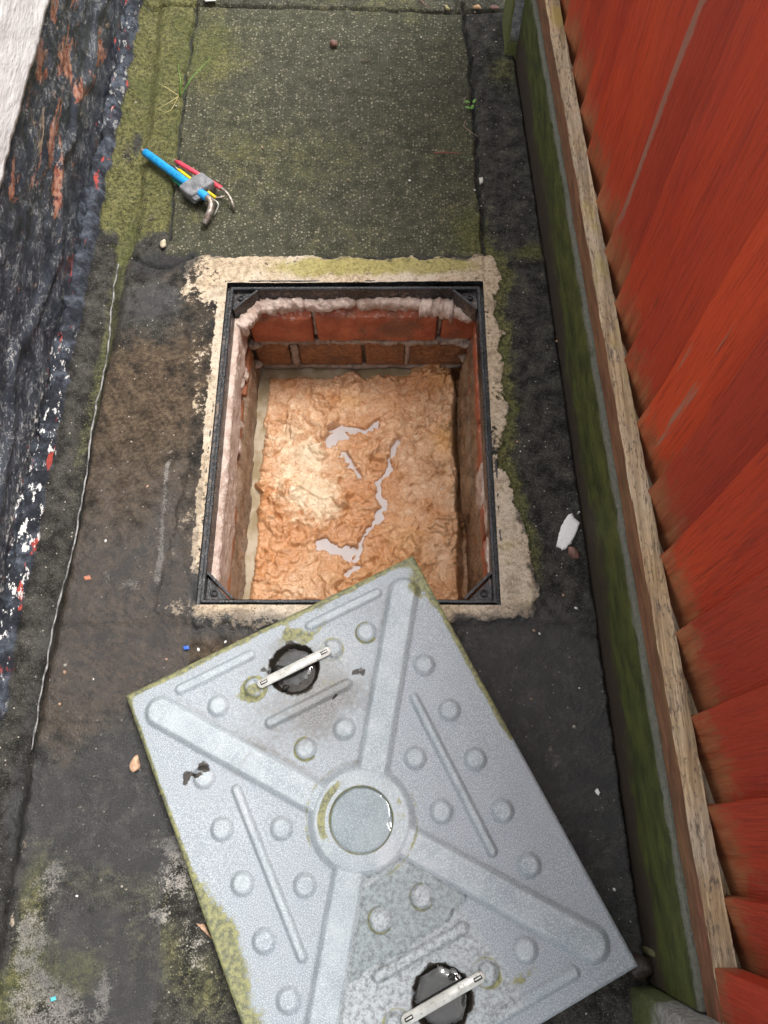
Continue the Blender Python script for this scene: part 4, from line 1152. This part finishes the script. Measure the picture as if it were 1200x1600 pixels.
mo_c += cb_(0.035, 0.25, 0.05, 0.014, 0.75) + cb_(0.2, 0.24, 0.02, 0.03, 0.75) + cb_(-0.07, 0.21, 0.02, 0.02, 0.7) + cb_(0.03, 0.175, 0.03, 0.01, 0.4) + cb_(0.09, -0.235, 0.03, 0.012, 0.6)
for sx1 in (1, -1):
    for sy1 in (1, -1):
        ringd = np.abs(np.hypot(A - sx1 * 0.058, B - sy1 * 0.213) - 0.0155)
        mo_c += 0.55 * np.exp(-(ringd / 0.003) ** 2)
        for (dx, dy) in ((0.110, 0.213), (0.028, 0.110)):
            if (sx1, sy1, dx) in ((1, 1, 0.110), (-1, 1, 0.028), (1, -1, 0.028), (-1, -1, 0.028)):
                rd = np.abs(np.hypot(A - sx1 * dx, B - sy1 * dy) - 0.0145)
                mo_c += 0.62 * np.exp(-(rd / 0.003) ** 2) * (A - sx1 * dx < 0.008)
mo_c += 0.5 * np.exp(-((rr - 0.07) / 0.004) ** 2) * (aB < 0.075) * (A * B < 0) * 1.0
mo_c += 0.5 * np.exp(-((rr - 0.05) / 0.006) ** 2) * ss(0.01, -0.03, A) * ss(-0.02, 0.02, B) + 0.3 * (rr < 0.055) * (rr > 0.045)
mo_c += 0.7 * np.exp(-((rr - 0.0395) / 0.0015) ** 2)
bk = 1.25 * (1 - ss(0.026, 0.043, cup + (fbm(A, B, 60, 3, 551) - 0.5) * 0.012)) 
bk += cb_(0.075, 0.17, 0.012, 0.005, 0.9) * 1 + cb_(-0.155, 0.147, 0.01, 0.006, 0.95) + cb_(-0.172, 0.140, 0.007, 0.006, 0.9) + cb_(0.033, 0.158, 0.004, 0.004, 0.9) + cb_(-0.045, 0.23, 0.008, 0.005, 0.8)
PLN = 0.019
# plate with folded-down edge
Zc = hz.copy()
ext_a = np.concatenate([[-CA, -CA - 0.0004], a_, [CA + 0.0004, CA]]); ext_b = np.concatenate([[-CB, -CB - 0.0004], b_, [CB + 0.0004, CB]])
def padv(M_, v0=None):
    return np.pad(M_, 2, mode='edge')
AE, BE = np.meshgrid(ext_a, ext_b)
ZE = padv(Zc)
ringi = np.zeros_like(ZE, int)
ringi[0, :] = ringi[-1, :] = 1; ringi[:, 0] = ringi[:, -1] = 1
ZE = np.where(ringi == 1, -PLN, ZE)
r2 = np.zeros_like(ZE, bool); r2[1, 1:-1] = r2[-2, 1:-1] = True; r2[1:-1, 1] = r2[1:-1, -2] = True
ZE = np.where(r2, -PLN * 0.85, ZE)
grid('pressed_plate', np.stack([AE, BE, ZE], -1), GALV, cover, None, dict(low=padv((1 - ss(0.001, 0.0045, hz)) * (rr > 0.039)), film=padv(film), grime=padv(gr_c), moss=np.where((ringi == 1) | r2, 0.75, padv(mo_c)), black=np.clip(padv(bk), 0, 1)))
pyd('under_plate', [(-CA + .003, -CB + .003, -PLN + .001), (CA - .003, -CB + .003, -PLN + .001), (CA - .003, CB - .003, -PLN + .001), (-CA + .003, CB - .003, -PLN + .001)], [(3, 2, 1, 0)], GALV, cover, False)
def mk_handle():
    m = Mat('zinc_handle', 0.28, 0.5)
    n1, n2 = m.noise(60, 5), m.noise(300, 4)
    c = m.mix(m.rmp(n1, 0.3, 0.7), (0.42, 0.42, 0.38), (0.64, 0.64, 0.6))
    c = m.mix(m.rmp(n2, 0.62, 0.68), c, (0.16, 0.14, 0.1))
    m.set(Base_Color=c, Metallic=0.25); m.bump(n2, 0.0006)
    return m.m
HAND = mk_handle()
DARK = flat('slot_shade', (0.02, 0.017, 0.014), 0.25, 0.4, 200)  # near-black tone painting the shade inside the handle slots
for sgn, tw_ in ((1, 0.0), (-1, 0.0)):
    cy = 0.213 * sgn
    x0, x1 = -0.052, 0.056
    n_ = 15; prof_l = []
    hw = 0.0062
    for i in range(n_):
        an = math.pi / 2 + math.pi * i / (n_ - 1)
        prof_l.append((x0 + hw + hw * math.cos(an), hw * math.sin(an)))
    for i in range(n_):
        an = -math.pi / 2 + math.pi * i / (n_ - 1)
        prof_l.append((x1 - hw + hw * math.cos(an), hw * math.sin(an)))
    pl = np.array(prof_l)
    Sx = []
    for (s_, z) in ((1.0, 0.0035), (1.0, 0.0062), (0.96, 0.0072)):
        Sx.append([((px - 0.002) * (1 if s_ == 1 else 0.994) + 0.002, cy + py * s_ * (1 if s_ == 1 else 0.9), z) for px, py in pl])
    hd = sweep('lifting_handle', Sx, HAND, cover)
    for ex in (x0 + 0.0095, x1 - 0.0095):
        rbox('slot', (ex - 0.0052, cy - 0.0024, 0.0060), (ex + 0.0052, cy + 0.0024, 0.0076), DARK, hd, 0.0006, 0.01)  # dark box stands in for the shaded slot opening
        rbox('pivot_pin', (ex - 0.0040, cy - 0.0007, 0.0062), (ex + 0.0040, cy + 0.0010, 0.0082), HAND, hd, 0.0005, 0.01)
# clear water standing on the cover
def mk_water():
    m = Mat('clear_water')
    t = m.t
    tr = t.nodes.new('ShaderNodeBsdfTransparent'); tr.inputs[0].default_value = (0.9, 0.92, 0.92, 1)
    gl_ = t.nodes.new('ShaderNodeBsdfGlossy'); gl_.inputs['Roughness'].default_value = 0.02
    fr_ = t.nodes.new('ShaderNodeFresnel'); fr_.inputs['IOR'].default_value = 1.7
    mx = t.nodes.new('ShaderNodeMixShader')
    t.links.new(fr_.outputs[0], mx.inputs[0]); t.links.new(tr.outputs[0], mx.inputs[1]); t.links.new(gl_.outputs[0], mx.inputs[2])
    t.links.new(mx.outputs[0], m.out.inputs['Surface'])
    t.nodes.remove(m.p)
    return m.m
WATER = mk_water()
def water_patch(name, inside, z, label, bounds, seed):
    x0, x1, y0, y1 = bounds
    u_, v_ = np.meshgrid(np.arange(x0, x1, 0.002), np.arange(y0, y1, 0.002))
    s_ = inside(u_ + (fbm(u_, v_, 45, 3, seed) - .5) * 0.012, v_ + (fbm(u_, v_, 45, 3, seed + 1) - .5) * 0.012)
    zz_ = z - 0.0012 * ss(-0.006, 0.0, s_)
    c = s_[:-1, :-1] < 0
    me_o = grid(name, np.stack([u_, v_, zz_], -1), WATER, None, c)
    me_o.matrix_world = CM
    return tag(me_o, label, 'water puddle')
water_patch('water_puddle', lambda x, y: np.hypot(x, y) - 0.041, 0.0038, 'round pool of water in the ring at the centre of the cover', (-0.05, 0.05, -0.05, 0.05), 601)
water_patch('water_puddle', lambda x, y: np.hypot(x * 1.1, (y - 0.217) * 1.25) - 0.028, -0.004, 'dark water in the round handle recess nearer the sludge', (-0.05, 0.05, 0.16, 0.26), 611)
water_patch('water_puddle', lambda x, y: np.hypot(x, y + 0.213) - 0.030, -0.004, 'dark water in the round handle recess at the near edge of the cover', (-0.05, 0.05, -0.26, -0.16), 621)
tri = [(-0.055, -0.082), (-0.02, -0.071), (0.02, -0.071), (0.045, -0.082), (0.085, -0.128), (0.062, -0.142), (0.03, -0.150), (-0.02, -0.150), (-0.06, -0.152), (-0.095, -0.155)]
water_patch('water_puddle', lambda x, y: sdf(x, y, tri), 0.0022, 'shallow water lying between two ribs on the near half of the cover', (-0.11, 0.1, -0.165, -0.06), 631)

CLOD = flat('black_clod', (0.012, 0.011, 0.009), 0.35, 0.5, 200, 0.5, 0.002)
for i, (x, y, r_, lab) in enumerate([(-0.019, 0.222, 0.0085, 'black clod of wet dirt in the handle recess nearer the sludge'), (-0.02, 0.196, 0.005, 'smaller black clod under the handle nearer the sludge'), (0.02, -0.2, 0.006, 'black clod of wet dirt in the near handle recess')]):
    tag(rock('dirt_clod', tuple(CM @ Vector((x, y, -0.006))), (r_, r_ * 0.7, r_ * 0.55), CLOD, 720 + i, None, 0.6, 3, i), lab, 'dirt')
# rubble and wet leaf litter under the raised corner of the cover
LIT = flat('leaf_litter', (0.035, 0.024, 0.017), 0.5, 0.5, 90, 0.5, 0.003)
for i, (x, y, sx1, sy1, sz1) in enumerate([(0.262, -0.135, .022, .018, .019), (0.3, -0.15, .016, .014, .014)]):
    tag(rock('rubble_stone', (x, y, sz1 * 0.6 - 0.002), (sx1, sy1, sz1), LIT, 700 + i, None, 0.3, 3), ['dark rubble stone propping up the near corner of the cover', 'small dark stone by the foot of the near concrete post'][i], 'stone')

# ------------------------------------------------------------------ hex key set
keys = tag(empty('hex_key_set', tuple(gp(312, 296))), 'set of coloured hex keys in a grey plastic holder on the mossy concrete', 'hex keys')
kinv = Matrix.Translation(tuple(-gp(312, 296)))
def K(o):
    return under(o, keys, kinv)
def mk_sleeve(nm, col):
    m = Mat(nm, 0.42, 0.5)
    n1, n2 = m.noise(110, 4), m.noise(600, 3)
    c = m.mix(m.rmp(n1, 0.3, 0.7), tuple(x * 0.75 for x in col), col)
    c = m.mix(m.mul(m.rmp(n2, 0.62, 0.68), 0.6), c, tuple(x * 0.3 for x in col))
    c = m.mix(m.mul(m.rmp(m.noise(60, 4), 0.62, 0.7), 0.5), c, tuple(min(1, x * 0.6 + 0.35) for x in col))
    m.set(Base_Color=c); m.bump(n1, 0.0004)
    return m.m
BLUE = mk_sleeve('blue_sleeve', (0.02, 0.36, 0.78)); RED = mk_sleeve('red_sleeve', (0.72, 0.06, 0.1))
YEL = mk_sleeve('yellow_sleeve', (0.85, 0.62, 0.02)); GRN = mk_sleeve('green_sleeve', (0.0, 0.4, 0.24))
STEEL = Mat('worn_steel', 0.38); _n = STEEL.noise(140, 5)
STEEL.set(Base_Color=STEEL.mix(STEEL.rmp(_n, 0.35, 0.65), (0.2, 0.155, 0.12), (0.4, 0.36, 0.32)), Metallic=0.6); STEEL.bump(_n, 0.0008); STEEL = STEEL.m
def arc3(a, b, c, n=8):
    a, b, c = map(np.array, (a, b, c))
    return [(1 - t) ** 2 * a + 2 * t * (1 - t) * b + t * t * c for t in np.linspace(0, 1, n)]
def G(u, v, z):
    return gp(u, v, z)
# big blue key
p0, p1 = G(222, 235, 0.012), G(324, 309, 0.020)
d01 = (p1 - p0) / np.linalg.norm(p1 - p0)
K(tube('blue_hex_key', [p0 - d01 * 0.0, p0 + d01 * 0.004, p0 + d01 * 0.012], [0.0042, 0.0055, 0.0055], STEEL, None, 6, False))
blue = K(tube('blue_sleeve', [p0 + d01 * 0.008, p0 + d01 * 0.0095, p1 - d01 * 0.003, p1], [0.0062, 0.0077, 0.0077, 0.0070], BLUE, None, 12))
K(tube('steel_elbow', [p1 - d01 * 0.002] + arc3(p1, G(334, 317, 0.019), G(328, 331, 0.013)) + [G(319, 350, 0.008)], 0.0066, STEEL, None, 6))
# printed size marks on the big sleeve
TXT = flat('print_ink', (0.01, 0.05, 0.16), 0.6, 0.2)
side_v = np.cross(d01, (0, 0, 1)); side_v /= np.linalg.norm(side_v)
for i in range(15):
    if i in (6, 7): continue
    c = p0 + d01 * (0.036 + i * 0.0056) + np.array((0, 0, 1)) * 0.0075 + side_v * 0.0012
    ln = random.uniform(0.0011, 0.0021)
    pts_ = [c + side_v * random.uniform(-ln, ln) + d01 * random.uniform(-0.0017, 0.0017) for _ in range(4)]
    o = tube('print_mark', pts_, 0.00028, TXT, None, 4); under(o, keys, kinv)
# red key
r0, r1 = G(272, 250, 0.012), G(346, 294, 0.018)
dr = (r1 - r0) / np.linalg.norm(r1 - r0)
K(tube('red_sleeve', [r0 + dr * 0.004, r0 + dr * 0.014, r1], [0.0026, 0.0044, 0.0044], RED, None, 10))
K(tube('steel_tip', [r0, r0 + dr * 0.006], [0.0014, 0.0024], STEEL, None, 6, False))
K(tube('steel_elbow', [r1 - dr * 0.002] + arc3(r1, G(358, 302, 0.018), G(363, 317, 0.009)) + [G(367, 328, 0.003)], 0.0028, STEEL, None, 6))
# yellow key
y0_, y1_ = G(268, 257, 0.009), G(337, 309, 0.014)
dy_ = (y1_ - y0_) / np.linalg.norm(y1_ - y0_)
K(tube('steel_tip', [y0_, y0_ + dy_ * 0.026], 0.0019, STEEL, None, 6))
K(tube('yellow_sleeve', [y0_ + dy_ * 0.019, y0_ + dy_ * 0.022, y1_], [0.002, 0.0031, 0.0031], YEL, None, 10))
K(tube('steel_elbow', arc3(y1_, G(345, 309, 0.014), G(352, 306, 0.014)), 0.0017, STEEL, None, 6))
# green key and second blue stub, thin bent keys
K(tube('green_sleeve', [G(270, 280, 0.009), G(300, 304, 0.012)], 0.0021, GRN, None, 10))
b0, b1 = G(296, 300, 0.012), G(305, 314, 0.008)
K(tube('blue_sleeve', [b0, b1 - (b1 - b0) * 0.1, b1], [0.0066, 0.0066, 0.0058], BLUE, None, 12))
K(tube('white_cap', [b1 - (b1 - b0) * 0.02, b1 + (b1 - b0) * 0.12], [0.0048, 0.0044], HAND, None, 10))
K(tube('thin_hex_key', [G(322, 303, 0.010)] + arc3(G(334, 312, 0.012), G(344, 317, 0.012), G(340, 325, 0.006)) + [G(335, 336, 0.002)], 0.0012, HAND, None, 6))
def mk_holder():
    m = Mat('grey_holder', 0.5)
    n1, n2 = m.noise(70, 5), m.noise(350, 4)
    c = m.mix(m.rmp(n1, 0.3, 0.7), (0.1, 0.105, 0.11), (0.23, 0.235, 0.245))
    c = m.mix(m.mul(m.rmp(n2, 0.6, 0.66), 0.7), c, (0.45, 0.45, 0.45))
    m.set(Base_Color=c); m.bump(n2, 0.0008)
    return m.m
HOLD = mk_holder()
e1 = np.array([d01[0], d01[1], 0]); e1 /= np.linalg.norm(e1); e2 = np.array([-e1[1], e1[0], 0])
hc = G(308, 295, 0.0145)
def to_h(V):
    return hc + V[:, :1] * e1 + V[:, 1:2] * e2 + V[:, 2:] * np.array((0, 0, 1))
def holder_fn(V):
    V = V.copy(); V[:, 0] += V[:, 1] * 0.15
    V[:, 2] *= 1 - 0.25 * np.clip(-V[:, 1] / 0.025, 0, 1)
    return to_h(V)
hb = K(rbox('holder', (-0.018, -0.024, -0.0135), (0.018, 0.027, 0.0135), HOLD, None, 0.0045, 0.008, 0.0005, 90, 8, holder_fn))
hb2 = K(rbox('holder_clip', (-0.0175, -0.024, 0.0), (0.027, -0.012, 0.0085), HOLD, None, 0.003, 0.008, 0.0008, 90, 9, holder_fn))
BLK = flat('socket_black', (0.006, 0.006, 0.007), 0.5, 0.1)
K(tube('key_socket', [to_h(np.array([[0.0165, 0.012, 0.002]]))[0], to_h(np.array([[0.0195, 0.012, 0.002]]))[0]], 0.0048, BLK, None, 14))
K(rock('white_label', tuple(G(273, 268, 0.0195)), (0.0032, 0.0026, 0.0012), flat('white_tape', (0.75, 0.74, 0.7)), 31, None, 0.4, 2))

# ------------------------------------------------------------------ small things lying about
WHITE = flat('white_chip', (0.82, 0.81, 0.79), 0.6, 0.06, 300)
TANC = flat('tan_chip', (0.45, 0.28, 0.18), 0.7, 0.3, 200)
REDB = flat('brown_stone', (0.16, 0.08, 0.06), 0.5, 0.4, 150)
GREEN = flat('grass_green', (0.13, 0.3, 0.04), 0.5, 0.3, 60)
STRAW = flat('straw', (0.42, 0.36, 0.16), 0.6, 0.3, 60)
LEAF = flat('dry_leaf', (0.5, 0.3, 0.16), 0.6, 0.4, 120)
def flake(name, px, mat, z0=0.002, th=0.002, seed=0, dome=0.001):
    pts = np.array([gp(u, v, z0) for u, v in px]); n = len(pts)
    dens = []
    for i in range(n):
        for t in np.linspace(0, 1, 5, endpoint=False):
            q = pts[i] * (1 - t) + pts[(i + 1) % n] * t
            j = (vn(np.array([q[0] * 400.]), np.array([q[1] * 400.]), seed)[0] - .5) * 0.0016
            dens.append(q + np.array([j, -j, 0]))
    pts = np.array(dens); n = len(pts); c = pts.mean(0)
    L = [pts, pts + (0, 0, th), c + (pts - c) * 0.8 + (0, 0, th + dome), c + (pts - c) * 0.4 + (0, 0, th + dome * 0.7)]
    V = np.vstack(L + [[c + (0, 0, th + dome * 1.2)]]); Fs = []
    for l in range(3):
        for i in range(n):
            j = (i + 1) % n; Fs.append((l * n + i, l * n + j, (l + 1) * n + j, (l + 1) * n + i))
    for i in range(n):
        Fs.append((3 * n + i, 3 * n + (i + 1) % n, 4 * n))
    o = pyd(name, V, Fs, mat)
    bm2 = bmesh.new(); bm2.from_mesh(o.data); bmesh.ops.recalc_face_normals(bm2, faces=bm2.faces); bm2.to_mesh(o.data); bm2.free()
    return o
tag(flake('plaster_chip', [(887, 806), (893, 803), (897, 811), (905, 818), (900, 832), (893, 848), (884, 858), (878, 860), (876, 857), (869, 855), (871, 846), (873, 834), (878, 820)], WHITE, 0.002, 0.004, 1), 'white plaster chip on dark concrete between mortar and fence', 'chip')
tag(rock('brown_stone', tuple(gp(896, 864, 0.003)), (0.0065, 0.011, 0.005), REDB, 5, None, 0.25, 3, 0.5), 'brown stone just below the big white plaster chip', 'stone')
tag(flake('paint_fleck', [(929, 1235), (934, 1232), (937, 1239), (935, 1243), (931, 1240)], WHITE, 0.0015, 0.001, 2), 'small white paint fleck on wet concrete right of the cover', 'paint fleck')
tag(flake('wood_chip', [(307, 1443), (320, 1444), (331, 1467), (322, 1458)], TANC, 0.003, 0.002, 3), 'tan wood chip touching the left edge of the cover', 'wood chip')
tag(rock('mortar_pebble', tuple(gp(211, 1193, 0.004)), (0.006, 0.010, 0.006), TANC, 9, None, 0.5, 3), 'pinkish mortar pebble left of the cover corner', 'pebble')
tag(rock('mortar_pebble', tuple(gp(255, 381, 0.004)), (0.005, 0.009, 0.005), flat('cream_stone', (0.5, 0.42, 0.3)), 10, None, 0.3, 3), 'cream pebble in the joint below the hex keys', 'pebble')
tag(rock('mortar_pebble', tuple(gp(521, 68, 0.005)), (0.008, 0.007, 0.006), REDB, 11, None, 0.3, 3), 'dark brown pebble on the far part of the aggregate slab', 'pebble')
tag(flake('plastic_scrap', [(79, 1559), (87, 1556), (88, 1562), (81, 1565)], flat('turquoise', (0.1, 0.55, 0.6), 0.4), 0.002, 0.001, 4), 'tiny turquoise plastic scrap on the mossy near floor', 'scrap')
tag(flake('plastic_scrap', [(286, 1010), (295, 1009), (296, 1015), (288, 1016)], flat('blue_plastic', (0.03, 0.12, 0.5), 0.4), 0.002, 0.001, 5), 'tiny blue plastic scrap between frame and cover', 'scrap')
tag(flake('brick_crumb', [(131, 902), (140, 899), (143, 905), (134, 908)], flat('brick_crumb', (0.5, 0.2, 0.12), 0.7), 0.003, 0.002, 6), 'orange brick crumb on the brown screed', 'crumb')
tag(flake('pale_stone', [(748, 279), (754, 278), (755, 286), (750, 289)], flat('lichen_stone', (0.5, 0.49, 0.42)), 0.002, 0.002, 7), 'pale stone on the right hand joint of the slab', 'stone')
for i, (px, lab) in enumerate([([(694, 8), (697, 15), (703, 16), (699, 10)], 'small cream leaf scrap beside the far joint'), ([(738, 11), (748, 8), (752, 13), (742, 14)], 'pale curled leaf by the far mossy post'), ([(764, 13), (770, 8), (779, 11), (777, 15), (770, 15)], 'reddish dry leaf at the foot of the far post'), ([(314, -4), (335, -6), (338, 1), (322, 3)], 'white scrap at the far edge of the slab')]):
    tag(flake('dry_leaf', px, (STRAW, LEAF, REDB, WHITE)[i], 0.003, 0.001, 20 + i, 0.002), lab, 'leaf' if i < 3 else 'scrap')
def strand(name, px, r, mat, label, cat, zs=None):
    n = len(px); zs = zs or [0.003] * n
    P_ = np.array([gp(u, v, z) for (u, v), z in zip(px, zs)])
    t = np.linspace(0, n - 1, n * 5)
    Q = np.stack([np.interp(t, range(n), P_[:, k]) for k in range(3)], -1)
    for _ in range(3):
        Q[1:-1] = (Q[:-2] + Q[2:] + 2 * Q[1:-1]) / 4
    rr_ = np.interp(np.linspace(0, 1, len(Q)), [0, 0.4, 1], [r, r * 0.9, r * 0.25])
    o = tube(name, Q, rr_, mat, None, 6)
    return tag(o, label, cat) if label else o
TWIG = flat('twig_brown', (0.2, 0.14, 0.1), 0.7, 0.3)
strand('twig', [(728, 188), (724, 197), (735, 206), (748, 214)], 0.0012, TWIG, 'pale curved twig on the right hand slab joint', 'twig')
strand('twig', [(722, 245), (733, 248), (744, 247)], 0.0010, flat('green_twig', (0.1, 0.14, 0.05)), 'thin green stalk crossing the right hand joint', 'twig')
strand('wood_splinter', [(678, 239), (700, 238), (723, 239)], 0.0012, flat('red_wood', (0.25, 0.06, 0.04)), 'reddish wood splinter on the aggregate slab', 'splinter')
strand('twig', [(655, -4), (662, 6), (672, 14)], 0.0016, REDB, 'dark twig across the far edge of the slab', 'twig')
strand('twig', [(565, 93), (573, 95), (580, 93)], 0.0012, TWIG, 'short dark twig on the far half of the slab', 'twig')
# grass tuft in the left joint
tuft = tag(empty('grass_tuft', tuple(gp(281, 148))), 'small grass tuft growing from the left slab joint', 'grass tuft')
tinv = Matrix.Translation(tuple(-gp(281, 148)))
for px, zs, mt in [([(281, 150), (283, 130), (278, 100)], [0, .02, .03], GREEN), ([(282, 150), (300, 120), (332, 88)], [0, .02, .02], GREEN), ([(280, 150), (281, 135), (287, 118)], [0, .02, .035], GREEN), ([(280, 150), (265, 160), (240, 173)], [0, .012, .004], STRAW), ([(279, 150), (268, 172), (258, 176), (246, 169)], [0, .01, .008, .004], STRAW), ([(280, 150), (262, 138), (247, 130)], [0, .012, .004], STRAW)]:
    under(strand('blade', px, 0.0008, mt, None, None, zs), tuft, tinv)
seedl = tag(empty('seedling', tuple(gp(735, 162))), 'tiny green seedling in the right slab joint', 'seedling')
sinv = Matrix.Translation(tuple(-gp(735, 162)))
for i, (du, dv) in enumerate([(-5, -3), (6, -4), (3, 5), (-4, 6)]):
    lf_ = rock('leaf', tuple(gp(735 + du, 162 + dv, 0.005)), (0.006, 0.003, 0.001), GREEN, 40 + i, None, 0.2, 2, random.uniform(0, 3))
    under(lf_, seedl, sinv)
# loose grit
gm = bpy.data.meshes.new('grit_chip')
gbase = [rock('grit_chip', (0, 0, 0), (1.0, 0.75, 0.5), WHITE, 60 + i, None, 0.45, 1) for i in range(3)]
for i, b in enumerate(gbase):
    b.data.materials.clear()
    b.data.materials.append((WHITE, flat('grey_grit', (0.4, 0.37, 0.32)), TANC)[i])
gpos = [(352, 1003), (391, 1020), (101, 1050), (146, 1061), (102, 1039), (830, 1092), (905, 1075), (897, 1135), (834, 985), (843, 990), (772, 47), (742, 19), (775, 65), (740, 87), (620, 65), (658, 58), (515, 303), (469, 300), (742, 297), (752, 322), (808, 690), (813, 705), (866, 565), (870, 533), (905, 800), (903, 802), (130, 905), (275, 165), (212, 160), (545, 280), (640, 282), (790, 445), (410, 230), (120, 1400), (190, 1385), (93, 1100), (165, 845), (205, 690), (230, 760), (300, 1100), (150, 1170), (250, 1240), (960, 1390), (985, 1440), (880, 930), (900, 950), (350, 1060), (260, 1030), (310, 1015), (335, 1035)]
for i, (u, v) in enumerate(gpos):
    b = gbase[i % 3]
    o = b if i < 3 else b.copy()
    if i >= 3:
        COL.objects.link(o)
    s_ = random.uniform(0.0013, 0.003)
    o.scale = (s_, s_, s_); o.location = tuple(gp(u, v, 0.0015)); o.rotation_euler = (0, 0, random.uniform(0, 6))
    tag(o, 'tiny chip of pale grit lying loose on the dark concrete', 'grit', 'loose grit chips on the yard floor')
bpy.data.meshes.remove(gm)
for o in bpy.data.objects:
    if o.parent is not None and o.parent.name == 'yard_floor':
        pass
